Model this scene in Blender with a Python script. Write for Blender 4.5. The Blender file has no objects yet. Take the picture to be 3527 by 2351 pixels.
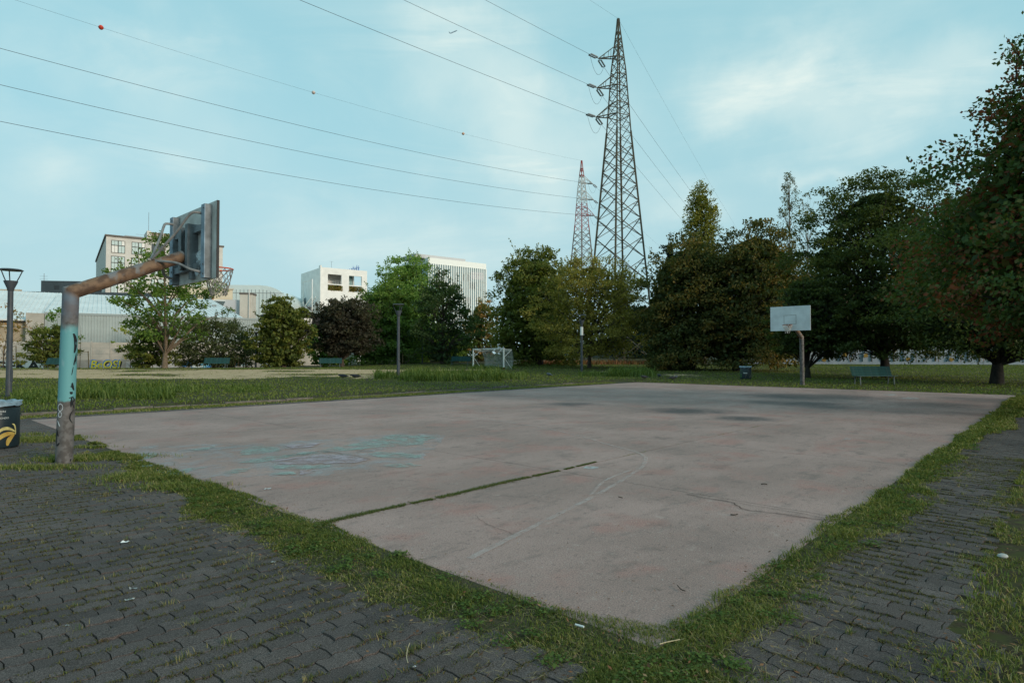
import bpy, math, random
import numpy as np
from mathutils import Vector, Matrix
random.seed(7)
RNG = np.random.default_rng(7)
R = math.radians
scene = bpy.context.scene
COL = scene.collection

# ------------------------------------------------------------------ camera
CAM_H = 1.55
PITCH = math.atan(31 / 1400)
cam_d = bpy.data.cameras.new('camera')
cam = bpy.data.objects.new('camera', cam_d)
COL.objects.link(cam)
cam.location = (0, 0, CAM_H)
cam.rotation_euler = (math.pi / 2 + PITCH, 0, 0)
cam_d.sensor_width = 36.0
cam_d.lens = 36.0 * 1400 / 2352
cam_d.clip_start = 0.05
cam_d.clip_end = 20000
scene.camera = cam

# ------------------------------------------------------------------ world
SUN_EL, SUN_AZ = R(17), R(126)          # azimuth clockwise from +Y : behind the camera, to the right
world = bpy.data.worlds.new('World')
scene.world = world
world.use_nodes = True
wn, wl = world.node_tree.nodes, world.node_tree.links
wn.clear()

def build_world():
    def N(t, **k):
        n = wn.new(t)
        for a, b in k.items():
            setattr(n, a, b)
        return n
    def M(op, a, b=None, clamp=False):
        n = N('ShaderNodeMath', operation=op, use_clamp=clamp)
        for i, q in enumerate((a, b)):
            if q is None:
                continue
            if isinstance(q, (int, float)):
                n.inputs[i].default_value = q
            else:
                wl.new(q, n.inputs[i])
        return n.outputs[0]
    def VM(op, a, b=None, out=0):
        n = N('ShaderNodeVectorMath', operation=op)
        for i, q in enumerate((a, b)):
            if q is None:
                continue
            if isinstance(q, (tuple, list, Vector)):
                n.inputs[i].default_value = tuple(q)
            else:
                wl.new(q, n.inputs[i])
        return n.outputs[out]
    sky = N('ShaderNodeTexSky', sky_type='NISHITA')
    sky.sun_disc = False
    sky.sun_elevation = SUN_EL
    sky.sun_rotation = SUN_AZ
    sky.air_density = 1.0
    sky.dust_density = 1.6
    sky.ozone_density = 1.0
    tc = N('ShaderNodeTexCoord')
    d = tc.outputs['Generated']
    # colour grade of the clear sky
    tint = N('ShaderNodeMix', data_type='RGBA', blend_type='MULTIPLY')
    tint.inputs['Factor'].default_value = 1.0
    wl.new(sky.outputs[0], tint.inputs['A'])
    tint.inputs['B'].default_value = (0.86, 1.06, 1.0, 1)
    # flatten: thin high haze all over the sky
    veil = N('ShaderNodeMix', data_type='RGBA', blend_type='MIX')
    veil.inputs['Factor'].default_value = 0.70
    wl.new(tint.outputs['Result'], veil.inputs['A'])
    veil.inputs['B'].default_value = (4.55, 8.3, 9.15, 1)
    # paler, creamier air low over the horizon
    sep = N('ShaderNodeSeparateXYZ'); wl.new(d, sep.inputs[0])
    low = N('ShaderNodeMapRange', interpolation_type='SMOOTHSTEP')
    wl.new(sep.outputs['Z'], low.inputs['Value'])
    low.inputs['From Min'].default_value = 0.0; low.inputs['From Max'].default_value = 0.42
    low.inputs['To Min'].default_value = 0.75; low.inputs['To Max'].default_value = 0.0
    hz = N('ShaderNodeMix', data_type='RGBA', blend_type='MIX')
    wl.new(low.outputs[0], hz.inputs['Factor']); wl.new(veil.outputs['Result'], hz.inputs['A'])
    hz.inputs['B'].default_value = (4.9, 6.75, 7.35, 1)
    # clouds: soft bodies at their places in the sky, warped by noise
    nz = N('ShaderNodeTexNoise')
    nz.inputs['Scale'].default_value = 3.0
    nz.inputs['Detail'].default_value = 7.0
    nz.inputs['Roughness'].default_value = 0.55
    wl.new(d, nz.inputs['Vector'])
    off = VM('SUBTRACT', nz.outputs['Color'], (0.5, 0.5, 0.5))
    sc = N('ShaderNodeVectorMath', operation='SCALE')
    wl.new(off, sc.inputs[0])
    sc.inputs['Scale'].default_value = 0.42
    wd = VM('ADD', d, sc.outputs[0])
    def pix(px, py):
        dx, dy = (px - 1176) / 1400, (784 - py) / 1400
        cp, sp = math.cos(PITCH), math.sin(PITCH)
        return Vector((dx, cp - sp * dy, sp + cp * dy)).normalized()
    total = None
    for (x0, y0, x1, y1, w, s) in ((930, 110, 1400, 330, 0.085, 1.0), (1560, 170, 1960, 130, 0.075, 0.95),
                                   (1800, 210, 2230, 190, 0.07, 0.6), (2120, 60, 2230, 200, 0.05, 0.55),
                                   (250, 180, 700, 350, 0.06, 0.45), (60, 40, 560, 150, 0.035, 0.4),
                                   (700, 470, 1250, 560, 0.06, 0.55), (1450, 470, 1700, 520, 0.05, 0.45),
                                   (0, 300, 300, 420, 0.05, 0.3), (1830, 385, 2030, 385, 0.018, 0.4),
                                   (1050, 330, 1400, 420, 0.06, 0.5),
                                   (-900, 200, -300, 150, 0.09, 0.7), (2700, 300, 3600, 200, 0.1, 0.7),
                                   (600, -900, 1500, -700, 0.16, 0.7), (-300, -700, 300, -500, 0.12, 0.6),
                                   (1900, -600, 2600, -800, 0.14, 0.7)):
        a, b = pix(x0, y0), pix(x1, y1)
        c = (a + b).normalized()
        t = (b - a)
        half = t.length / 2
        t = (t - c * t.dot(c)).normalized()
        n = c.cross(t)
        u = M('DIVIDE', VM('DOT_PRODUCT', wd, t, 1), half * 0.9)
        v = M('DIVIDE', VM('DOT_PRODUCT', wd, n, 1), w)
        e = M('ADD', M('MULTIPLY', u, u), M('MULTIPLY', v, v))
        g = M('EXPONENT', M('MULTIPLY', e, -1.0))
        front = M('GREATER_THAN', VM('DOT_PRODUCT', d, c, 1), 0.2)
        g = M('MULTIPLY', M('MULTIPLY', g, s), front)
        total = g if total is None else M('ADD', total, g)
    # streaky thin cloud over the whole dome
    mp = N('ShaderNodeMapping')
    mp.inputs['Rotation'].default_value = (0, 0, R(35))
    mp.inputs['Scale'].default_value = (1.1, 4.2, 6.5)
    wl.new(d, mp.inputs['Vector'])
    n2 = N('ShaderNodeTexNoise')
    n2.inputs['Scale'].default_value = 1.6
    n2.inputs['Detail'].default_value = 9.0
    n2.inputs['Roughness'].default_value = 0.6
    n2.inputs['Distortion'].default_value = 0.6
    wl.new(mp.outputs[0], n2.inputs['Vector'])
    st = M('MULTIPLY', M('SUBTRACT', n2.outputs['Fac'], 0.45), 2.4, True)
    fac = M('ADD', M('MULTIPLY', total, M('ADD', M('MULTIPLY', st, 1.15), 0.60)), M('MULTIPLY', st, 0.20), True)
    fac = M('MULTIPLY', fac, 0.95)
    cl = N('ShaderNodeMix', data_type='RGBA', blend_type='MIX')
    wl.new(fac, cl.inputs['Factor'])
    wl.new(hz.outputs['Result'], cl.inputs['A'])
    cl.inputs['B'].default_value = (7.9, 9.1, 8.7, 1)
    bg = N('ShaderNodeBackground')
    bg.inputs['Strength'].default_value = 0.1
    wl.new(cl.outputs['Result'], bg.inputs['Color'])
    out = N('ShaderNodeOutputWorld')
    wl.new(bg.outputs[0], out.inputs['Surface'])
build_world()

sun_d = bpy.data.lights.new('sun', 'SUN')
sun = bpy.data.objects.new('sun', sun_d)
COL.objects.link(sun)
sun_d.energy = 2.3
sun_d.angle = R(14)
sun_d.color = (1.0, 0.86, 0.70)
to_sun = Vector((math.sin(SUN_AZ) * math.cos(SUN_EL), math.cos(SUN_AZ) * math.cos(SUN_EL), math.sin(SUN_EL)))
sun.rotation_euler = to_sun.to_track_quat('Z', 'Y').to_euler()
sun.location = (0, 0, 60)

scene.view_settings.view_transform = 'Standard'
scene.view_settings.look = 'None'
scene.view_settings.exposure = 0.0
scene.view_settings.gamma = 1.0
scene.view_settings.use_curve_mapping = False
scene.render.engine = 'CYCLES'
scene.cycles.use_denoising = True
scene.cycles.max_bounces = 5
scene.cycles.transparent_max_bounces = 8
scene.cycles.diffuse_bounces = 3

# ------------------------------------------------------------------ placing
def ray(px, py):
    dx, dy = (px - 1176) / 1400, (784 - py) / 1400
    cp, sp = math.cos(PITCH), math.sin(PITCH)
    return dx, cp - sp * dy, sp + cp * dy
def G(px, py, z=0.0):
    d = ray(px, py); t = (z - CAM_H) / d[2]
    return d[0] * t, d[1] * t
def P(px, py, Y):
    d = ray(px, py); t = Y / d[1]
    return Vector((d[0] * t, Y, CAM_H + d[2] * t))
def smooth(e0, e1, x):
    t = np.clip((x - e0) / (e1 - e0), 0, 1)
    return t * t * (3 - 2 * t)

CO = np.array((0.76, 3.23)); TH = R(47.2)          # near corner of the court and the heading of its long side
CU = np.array((math.cos(TH), math.sin(TH))); CV = np.array((-CU[1], CU[0]))
CA, CB = 27.3, 16.6                               # court length and width
def AB(a, b):
    q = CO + CU * a + CV * b
    return float(q[0]), float(q[1])
def toAB(x, y):
    x, y = np.asarray(x) - CO[0], np.asarray(y) - CO[1]
    return x * CU[0] + y * CU[1], x * CV[0] + y * CV[1]

_perm = RNG.permutation(512)
_val = RNG.random(512)
def vnoise(x, y):
    x, y = np.asarray(x, float), np.asarray(y, float)
    xi, yi = np.floor(x).astype(int), np.floor(y).astype(int)
    fx, fy = x - xi, y - yi
    fx, fy = fx * fx * (3 - 2 * fx), fy * fy * (3 - 2 * fy)
    h = lambda i, j: _val[(_perm[(i & 511)] + j * 57) & 511]
    return (h(xi, yi) * (1 - fx) + h(xi + 1, yi) * fx) * (1 - fy) + (h(xi, yi + 1) * (1 - fx) + h(xi + 1, yi + 1) * fx) * fy
def fbm(x, y, o=4):
    s, a, t = 0, 1.0, 0
    for k in range(o):
        s = s + a * vnoise(x * 2 ** k + 17.3 * k, y * 2 ** k + 5.1 * k); t += a; a *= 0.5
    return s / t

def land(x, y):
    """height of the park's ground outside the paved area"""
    x, y = np.asarray(x, float), np.asarray(y, float)
    zr = np.interp(y, (32, 60, 85, 120, 200), (0, 0.18, 0.45, 1.2, 1.6))
    zl = np.interp(y, (32, 55, 62, 75), (0, 0.12, 0.10, -0.3))
    k = smooth(-35, -10, x)
    return zl * (1 - k) + zr * k
def gz(x, y):
    a, b = toAB(x, y)
    z = land(x, y) + 0.10 * smooth(17.9, 18.3, b) * (1 - smooth(26, 34, a) * 0.9)
    hard = (a > -9) & (a < CA + 0.1) & (b > -1.08) & (b < 17.95)
    return np.where(hard, -0.06, z)

# ------------------------------------------------------------------ materials
MATS = {}
def mat(name, col, rough=0.85, var=0.0, scale=6.0, col2=None, metal=0.0, spec=0.3, bump=0.0, bscale=60.0, detail=4.0):
    if name in MATS:
        return MATS[name]
    m = bpy.data.materials.new(name); m.use_nodes = True
    nt = m.node_tree; bs = nt.nodes['Principled BSDF']
    bs.inputs['Roughness'].default_value = rough
    bs.inputs['Metallic'].default_value = metal
    bs.inputs['Specular IOR Level'].default_value = spec
    bs.inputs['Base Color'].default_value = (*col, 1)
    if var > 0 or col2 is not None:
        tc = nt.nodes.new('ShaderNodeTexCoord')
        nz = nt.nodes.new('ShaderNodeTexNoise')
        nz.inputs['Scale'].default_value = scale; nz.inputs['Detail'].default_value = detail
        nt.links.new(tc.outputs['Object'], nz.inputs['Vector'])
        rp = nt.nodes.new('ShaderNodeValToRGB')
        rp.color_ramp.elements[0].position = 0.32; rp.color_ramp.elements[1].position = 0.68
        c2 = col2 if col2 is not None else tuple(max(0, c * (1 - var)) for c in col)
        rp.color_ramp.elements[0].color = (*c2, 1)
        rp.color_ramp.elements[1].color = (*(tuple(min(1, c * (1 + var * 0.6)) for c in col) if col2 is None else col), 1)
        nt.links.new(nz.outputs['Fac'], rp.inputs['Fac'])
        nt.links.new(rp.outputs['Color'], bs.inputs['Base Color'])
    if bump > 0:
        tc = nt.nodes.new('ShaderNodeTexCoord')
        nb = nt.nodes.new('ShaderNodeTexNoise'); nb.inputs['Scale'].default_value = bscale; nb.inputs['Detail'].default_value = 5
        nt.links.new(tc.outputs['Object'], nb.inputs['Vector'])
        bp = nt.nodes.new('ShaderNodeBump'); bp.inputs['Strength'].default_value = bump; bp.inputs['Distance'].default_value = 0.02
        nt.links.new(nb.outputs['Fac'], bp.inputs['Height'])
        nt.links.new(bp.outputs['Normal'], bs.inputs['Normal'])
    MATS[name] = m
    return m

LEAF_GAIN = 1.85
def leaf_mat(name, cols, transl=0.35, rough=0.6):
    """leaf or grass colour picked by the per-leaf attribute rnd"""
    if name in MATS:
        return MATS[name]
    m = bpy.data.materials.new(name); m.use_nodes = True
    nt = m.node_tree; nt.nodes.clear()
    at = nt.nodes.new('ShaderNodeAttribute'); at.attribute_name = 'rnd'
    rp = nt.nodes.new('ShaderNodeValToRGB')
    els = rp.color_ramp.elements
    while len(els) < len(cols):
        els.new(0.5)
    for i, c in enumerate(cols):
        els[i].position = i / (len(cols) - 1); els[i].color = (*(min(1, q * LEAF_GAIN) for q in c), 1)
    nt.links.new(at.outputs['Fac'], rp.inputs['Fac'])
    df = nt.nodes.new('ShaderNodeBsdfDiffuse'); tr = nt.nodes.new('ShaderNodeBsdfTranslucent')
    gl = nt.nodes.new('ShaderNodeBsdfGlossy'); gl.inputs['Roughness'].default_value = rough
    gl.inputs['Color'].default_value = (0.6, 0.65, 0.6, 1)
    nt.links.new(rp.outputs['Color'], df.inputs['Color'])
    hs = nt.nodes.new('ShaderNodeMix'); hs.data_type = 'RGBA'; hs.blend_type = 'MULTIPLY'
    hs.inputs['Factor'].default_value = 1.0; hs.inputs['B'].default_value = (1.25, 1.3, 0.6, 1)
    nt.links.new(rp.outputs['Color'], hs.inputs['A'])
    nt.links.new(hs.outputs['Result'], tr.inputs['Color'])
    mx = nt.nodes.new('ShaderNodeMixShader'); mx.inputs[0].default_value = transl
    nt.links.new(df.outputs[0], mx.inputs[1]); nt.links.new(tr.outputs[0], mx.inputs[2])
    m2 = nt.nodes.new('ShaderNodeMixShader'); m2.inputs[0].default_value = 0.025
    nt.links.new(mx.outputs[0], m2.inputs[1]); nt.links.new(gl.outputs[0], m2.inputs[2])
    out = nt.nodes.new('ShaderNodeOutputMaterial')
    nt.links.new(m2.outputs[0], out.inputs['Surface'])
    MATS[name] = m
    return m

# ------------------------------------------------------------------ mesh tools
def link(o, parent=None):
    COL.objects.link(o)
    if parent is not None:
        o.parent = parent
    return o
def tag(o, label=None, cat=None, group=None, kind=None):
    if label: o['label'] = label
    if cat: o['category'] = cat
    if group: o['group'] = group
    if kind: o['kind'] = kind
    return o
def thing(name, label, cat, loc=(0, 0, 0), rotz=0.0, group=None):
    o = bpy.data.objects.new(name, None)
    o.empty_display_size = 0.2
    o.location = loc; o.rotation_euler = (0, 0, rotz)
    COL.objects.link(o)
    return tag(o, label, cat, group)
def copy_tree(o, parent=None):
    c = o.copy(); COL.objects.link(c); c.parent = parent
    for ch in list(o.children):
        copy_tree(ch, c)
    return c

class MB:
    def __init__(self):
        self.v = []; self.f = []
    def add(self, vs, fs):
        k = len(self.v); self.v += [tuple(q) for q in vs]
        self.f += [tuple(i + k for i in f) for f in fs]; return self
    def box(self, x0, x1, y0, y1, z0, z1):
        return self.add([(x0, y0, z0), (x1, y0, z0), (x1, y1, z0), (x0, y1, z0), (x0, y0, z1), (x1, y0, z1), (x1, y1, z1), (x0, y1, z1)],
                        [(3, 2, 1, 0), (4, 5, 6, 7), (0, 1, 5, 4), (1, 2, 6, 5), (2, 3, 7, 6), (3, 0, 4, 7)])
    def bar(self, a, b, w, h=None, up=(0, 0, 1)):
        """box from a to b with section w x h"""
        a, b = Vector(a), Vector(b); h = h or w
        t = (b - a).normalized(); u = Vector(up)
        if abs(t.dot(u)) > 0.95: u = Vector((1, 0, 0))
        s = t.cross(u).normalized() * (w / 2); n = s.cross(t).normalized() * (h / 2)
        vs = [p + q for p in (a, b) for q in (-s - n, s - n, s + n, -s + n)]
        return self.add(vs, [(0, 1, 2, 3), (7, 6, 5, 4), (0, 4, 5, 1), (1, 5, 6, 2), (2, 6, 7, 3), (3, 7, 4, 0)])
    def tube(self, pts, rad, n=8, caps=True):
        pts = [Vector(p) for p in pts]
        if isinstance(rad, (int, float)): rad = [rad] * len(pts)
        rings = tube_rings(pts, rad, n)
        vs = [q for r_ in rings for q in r_]; fs = []
        for i in range(len(pts) - 1):
            for j in range(n):
                k = (j + 1) % n
                fs.append((i * n + j, i * n + k, (i + 1) * n + k, (i + 1) * n + j))
        if caps:
            fs.append(tuple(range(n - 1, -1, -1))); fs.append(tuple(range((len(pts) - 1) * n, len(pts) * n)))
        return self.add(vs, fs)
    def lathe(self, prof, n=16, cx=0, cy=0):
        vs = []; fs = []
        for (r_, z) in prof:
            for j in range(n):
                t = 2 * math.pi * j / n; vs.append((cx + r_ * math.cos(t), cy + r_ * math.sin(t), z))
        for i in range(len(prof) - 1):
            for j in range(n):
                k = (j + 1) % n; fs.append((i * n + j, i * n + k, (i + 1) * n + k, (i + 1) * n + j))
        fs.append(tuple(range(n - 1, -1, -1))); fs.append(tuple(range((len(prof) - 1) * n, len(prof) * n)))
        return self.add(vs, fs)
    def prism(self, poly, z0, z1):
        n = len(poly)
        vs = [(x, y, z0) for x, y in poly] + [(x, y, z1) for x, y in poly]
        return self.add(vs, [tuple(range(n - 1, -1, -1)), tuple(range(n, 2 * n))] + [(i, (i + 1) % n, n + (i + 1) % n, n + i) for i in range(n)])
    def xprism(self, poly, y0, y1):
        """outline in x,z pushed along y"""
        n = len(poly)
        vs = [(x, y0, z) for x, z in poly] + [(x, y1, z) for x, z in poly]
        return self.add(vs, [tuple(range(n)), tuple(range(2 * n - 1, n - 1, -1))] + [((i + 1) % n, i, n + i, n + (i + 1) % n) for i in range(n)])
    def mesh(self, name):
        me = bpy.data.meshes.new(name); me.from_pydata(self.v, [], self.f); me.update(); return me
    def build(self, name, m, parent=None, smooth=False, loc=None):
        me = self.mesh(name); me.materials.append(m)
        if smooth:
            me.polygons.foreach_set('use_smooth', [True] * len(me.polygons))
            try: me.set_sharp_from_angle(angle=R(40))
            except Exception: pass
        o = bpy.data.objects.new(name, me)
        if loc is not None: o.location = loc
        return link(o, parent)
def tube_rings(pts, rad, n):
    rings = []; prev = None
    for i, p in enumerate(pts):
        a = (pts[i] - pts[i - 1]).normalized() if i > 0 else (pts[1] - pts[0]).normalized()
        b = (pts[i + 1] - pts[i]).normalized() if i < len(pts) - 1 else a
        t = (a + b)
        t = t.normalized() if t.length > 1e-6 else a
        if prev is None:
            u = Vector((0, 0, 1)) if abs(a.z) < 0.9 else Vector((1, 0, 0))
            s = a.cross(u).normalized()
        else:
            s = prev
        s = (s - a * s.dot(a)).normalized(); prev = s; m_ = a.cross(s)
        ring = []
        for j in range(n):
            w = 2 * math.pi * j / n
            q = (s * math.cos(w) + m_ * math.sin(w)) * rad[i]
            den = a.dot(t)
            q = q - a * (q.dot(t) / den) if den > 0.2 else q
            ring.append(p + q)
        rings.append(ring)
        s2 = (s - b * s.dot(b)); prev = s2.normalized() if s2.length > 1e-4 else s
    return rings
def inst(name, me, parent, loc=(0, 0, 0), rot=(0, 0, 0), scale=None):
    o = bpy.data.objects.new(name, me); o.location = loc; o.rotation_euler = rot
    if scale: o.scale = scale
    return link(o, parent)

def np_mesh(name, verts, quads=None, tris=None, rnd=None):
    me = bpy.data.meshes.new(name)
    verts = np.ascontiguousarray(verts, dtype=np.float32)
    nq = 0 if quads is None else len(quads); ntr = 0 if tris is None else len(tris)
    me.vertices.add(len(verts)); me.vertices.foreach_set('co', verts.ravel())
    idx = np.concatenate([np.asarray(q, dtype=np.int32).ravel() for q in (quads, tris) if q is not None and len(q)])
    me.loops.add(len(idx)); me.loops.foreach_set('vertex_index', idx)
    me.polygons.add(nq + ntr)
    st = np.concatenate([np.arange(nq, dtype=np.int32) * 4, nq * 4 + np.arange(ntr, dtype=np.int32) * 3])
    me.polygons.foreach_set('loop_start', st)
    me.update(calc_edges=True); me.validate(clean_customdata=False)
    if rnd is not None:
        at = me.attributes.new('rnd', 'FLOAT', 'POINT'); at.data.foreach_set('value', np.ascontiguousarray(rnd, dtype=np.float32))
    return me
def np_obj(name, me, m, parent=None, kind=None):
    me.materials.append(m); o = bpy.data.objects.new(name, me); link(o, parent)
    if kind: o['kind'] = kind
    return o

def blades(name, pos, h, w, m, parent=None, lean=0.5, rnd=None, kind='stuff', curl=0.6):
    """grass blades: root positions, height and width per blade"""
    n = len(pos); pos = np.asarray(pos, float)
    h = np.broadcast_to(h, n) * RNG.uniform(0.6, 1.25, n); w = np.broadcast_to(w, n)
    az = RNG.uniform(0, 2 * np.pi, n); ln = RNG.uniform(0.05, 1, n) * lean
    d = np.stack([np.cos(az), np.sin(az), np.zeros(n)], 1); s = np.stack([-np.sin(az), np.cos(az), np.zeros(n)], 1)
    s = s * np.cos(RNG.uniform(0, 1.2, n))[:, None] + d * 0.3
    up = np.array([0, 0, 1.0])
    mid = pos + up * (h * 0.6)[:, None] + d * (h * ln * 0.4)[:, None]
    tip = pos + up * (h * (1 - 0.5 * ln * curl))[:, None] + d * (h * ln * 1.1)[:, None]
    hw = (w / 2)[:, None]
    V = np.stack([pos - s * hw, pos + s * hw, mid + s * hw * 0.75, mid - s * hw * 0.75, tip], 1).reshape(-1, 3)
    k = np.arange(n)[:, None] * 5
    rn = RNG.random(n) if rnd is None else rnd
    me = np_mesh(name, V, k + np.array([[0, 1, 2, 3]]), k + np.array([[3, 2, 4]]), np.repeat(rn, 5))
    return np_obj(name, me, m, parent, kind)

# colours used again and again
M_GALV = mat('galvanised', (0.27, 0.30, 0.33), 0.55, 0.35, 9.0, metal=0.25)
M_DARKPOST = mat('lamp_paint', (0.060, 0.068, 0.080), 0.5, 0.2, 4)
M_WOODGREEN = mat('bench_green', (0.035, 0.105, 0.105), 0.55, 0.3, 5)
M_BARK = mat('bark', (0.085, 0.066, 0.050), 0.95, 0.5, 7, bump=0.6, bscale=18)
M_BARKPALE = mat('bark_pale', (0.17, 0.125, 0.085), 0.95, 0.4, 7, bump=0.5, bscale=18)
M_BARKDARK = mat('bark_dark', (0.030, 0.026, 0.022), 0.95, 0.4, 7, bump=0.6, bscale=18)
M_WHITE = mat('white_wall', (0.86, 0.83, 0.79), 0.8, 0.10, 0.6)
M_RUST = mat('rust', (0.22, 0.085, 0.03), 0.9, 0.4, 8)
M_STAKE = mat('stake_wood', (0.33, 0.23, 0.13), 0.85, 0.25, 6)

# ================================================================== GROUND
def sand_mask(x, y):
    x, y = np.asarray(x, float), np.asarray(y, float)
    n = fbm(x * 0.16, y * 0.30, 4); f = fbm(x * 0.9 + 40, y * 1.5, 3)
    band = smooth(35, 38, y + 0.10 * x + 2.0) * (1 - smooth(52, 57, y + 0.05 * x)) * (1 - smooth(-13, -5, x)) * smooth(-75, -60, x)
    p2 = np.exp(-(((x + 6.5) / 5.5) ** 2 + ((y - 56) / 2.2) ** 2)) * 1.1
    p3 = np.exp(-(((x - 7.5) / 2.2) ** 2 + ((y - 52) / 0.7) ** 2)) * 0.9
    p4 = np.exp(-(((x - 12.3) / 1.5) ** 2 + ((y - 44) / 2.5) ** 2)) * 0.8
    s = band * smooth(0.36, 0.47, n * 0.8 + f * 0.25) + (p2 + p3 + p4) * smooth(0.3, 0.55, f)
    return np.clip(s, 0, 1)

def ground_mat():
    m = bpy.data.materials.new('park_soil'); m.use_nodes = True
    nt = m.node_tree; bs = nt.nodes['Principled BSDF']; bs.inputs['Roughness'].default_value = 1.0
    bs.inputs['Specular IOR Level'].default_value = 0.1
    tc = nt.nodes.new('ShaderNodeTexCoord')
    def noise(s, dt=5):
        n = nt.nodes.new('ShaderNodeTexNoise'); n.inputs['Scale'].default_value = s; n.inputs['Detail'].default_value = dt
        nt.links.new(tc.outputs['Object'], n.inputs['Vector']); return n.outputs['Fac']
    def ramp(fac, stops):
        r_ = nt.nodes.new('ShaderNodeValToRGB')
        while len(r_.color_ramp.elements) < len(stops): r_.color_ramp.elements.new(0.5)
        for e, (p, c) in zip(r_.color_ramp.elements, stops): e.position = p; e.color = (*c, 1)
        nt.links.new(fac, r_.inputs['Fac']); return r_.outputs['Color']
    grass = ramp(noise(0.7, 8), [(0.25, (0.048, 0.044, 0.022)), (0.5, (0.062, 0.064, 0.022)), (0.75, (0.095, 0.092, 0.034))])
    def mixc(f, A, B):
        x = nt.nodes.new('ShaderNodeMix'); x.data_type = 'RGBA'
        nt.links.new(f, x.inputs['Factor']); nt.links.new(A, x.inputs['A']); nt.links.new(B, x.inputs['B']); return x.outputs['Result']
    dirt = ramp(noise(45, 5), [(0.35, (0.030, 0.022, 0.014)), (0.65, (0.085, 0.062, 0.040))])
    grass = mixc(ramp(noise(7, 8), [(0.42, (0, 0, 0)), (0.58, (1, 1, 1))]), grass, dirt)
    sand = ramp(noise(2.5, 8), [(0.3, (0.32, 0.21, 0.115)), (0.55, (0.52, 0.355, 0.21)), (0.75, (0.62, 0.45, 0.29))])
    at = nt.nodes.new('ShaderNodeAttribute'); at.attribute_name = 'rnd'
    br = nt.nodes.new('ShaderNodeMath'); br.operation = 'MULTIPLY_ADD'
    nt.links.new(noise(4.0, 6), br.inputs[0]); br.inputs[1].default_value = 0.9; br.inputs[2].default_value = -0.45
    ad = nt.nodes.new('ShaderNodeMath'); ad.operation = 'ADD'; ad.use_clamp = True
    nt.links.new(at.outputs['Fac'], ad.inputs[0]); nt.links.new(br.outputs[0], ad.inputs[1])
    sm = nt.nodes.new('ShaderNodeMapRange'); sm.interpolation_type = 'SMOOTHSTEP'
    sm.inputs['From Min'].default_value = 0.3; sm.inputs['From Max'].default_value = 0.6
    nt.links.new(ad.outputs[0], sm.inputs['Value'])
    mx = nt.nodes.new('ShaderNodeMix'); mx.data_type = 'RGBA'
    nt.links.new(sm.outputs[0], mx.inputs['Factor']); nt.links.new(grass, mx.inputs['A']); nt.links.new(sand, mx.inputs['B'])
    nt.links.new(mx.outputs['Result'], bs.inputs['Base Color'])
    return m
M_SOIL = ground_mat()
gx = np.unique(np.concatenate([np.arange(-60, 60.1, 0.5), np.arange(-160, 160, 8), np.linspace(-1500, 1500, 41)]))
gy = np.unique(np.concatenate([np.arange(-14, 90.1, 0.5), np.arange(90, 200, 5), np.linspace(-300, 3000, 45)]))
X, Y_ = np.meshgrid(gx, gy)
Z = gz(X, Y_) + 0.035 * (fbm(X * 0.8, Y_ * 0.8, 3) - 0.5) * (np.abs(X) < 60)
nx, ny = len(gx), len(gy)
ii = (np.arange(ny - 1)[:, None] * nx + np.arange(nx - 1)[None, :]).ravel()
me = np_mesh('ground', np.stack([X, Y_, Z], -1).reshape(-1, 3), np.stack([ii, ii + 1, ii + nx + 1, ii + nx], 1), None, sand_mask(X, Y_).ravel())
me.polygons.foreach_set('use_smooth', np.ones(len(me.polygons), bool))
np_obj('ground', me, M_SOIL, kind='structure')

# ------------------------------------------------------------------ court of cast slabs
court = bpy.data.objects.new('court', None); court.location = (CO[0], CO[1], 0); court.rotation_euler = (0, 0, TH)
COL.objects.link(court); court['kind'] = 'structure'; court['label'] = 'worn pinkish concrete basketball court of large slabs'

STAINS = []   # a, b, radius, strength
for (px, py, r_, s) in ((1312, 929, 1.0, .75), (1560, 944, 1.1, .85), (1640, 946, 0.9, .7), (1505, 946, 0.7, .5), (1715, 962, 0.75, .9), (1660, 957, .5, .5),
                        (1850, 928, 1.3, .75), (1770, 925, 1.0, .6), (1900, 935, 1.0, .6), (1830, 911, 2.2, .75), (1930, 912, 2.0, .7), (1730, 908, 1.5, .5), (2050, 915, 1.6, .5),
                        (1150, 909, 1.4, .45), (1190, 916, .9, .3), (1500, 910, 1.6, .35), (2150, 930, 1.6, .55), (2250, 918, 2.0, .6), (2080, 948, .9, .45), (2200, 950, .8, .5), (2120, 975, .6, .35),
                        (1640, 1255, .30, .38), (1700, 1240, .25, .3), (1560, 1350, .2, .3), (1490, 1320, .12, .35), (1620, 1400, .18, .4), (1380, 1330, .2, .28), (1500, 1440, .2, .3),
                        (1060, 1330, .13, .9), (1085, 1350, .1, .9), (1030, 1310, .1, .6), (760, 910, 1.2, .25), (500, 925, 1.2, .2), (1380, 955, .7, .3), (2000, 985, .7, .3), (1250, 935, .8, .35)):
    a_, b_ = toAB(*G(px, py)); STAINS.append((float(a_), float(b_), r_, s))
def stain(a, b):
    wa = a + 0.5 * (fbm(a * 1.3 + 9, b * 1.3, 3) - 0.5); wb = b + 0.5 * (fbm(a * 1.3, b * 1.3 + 31, 3) - 0.5)
    t = np.zeros_like(a)
    for (a0, b0, r_, s) in STAINS:
        q = ((wa - a0) ** 2 + (wb - b0) ** 2) / (r_ * r_)
        t = np.maximum(t, s * np.exp(-q ** 1.1))
    return np.clip(t * (0.75 + 0.5 * fbm(a * 4, b * 4, 3)), 0, 1)

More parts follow.
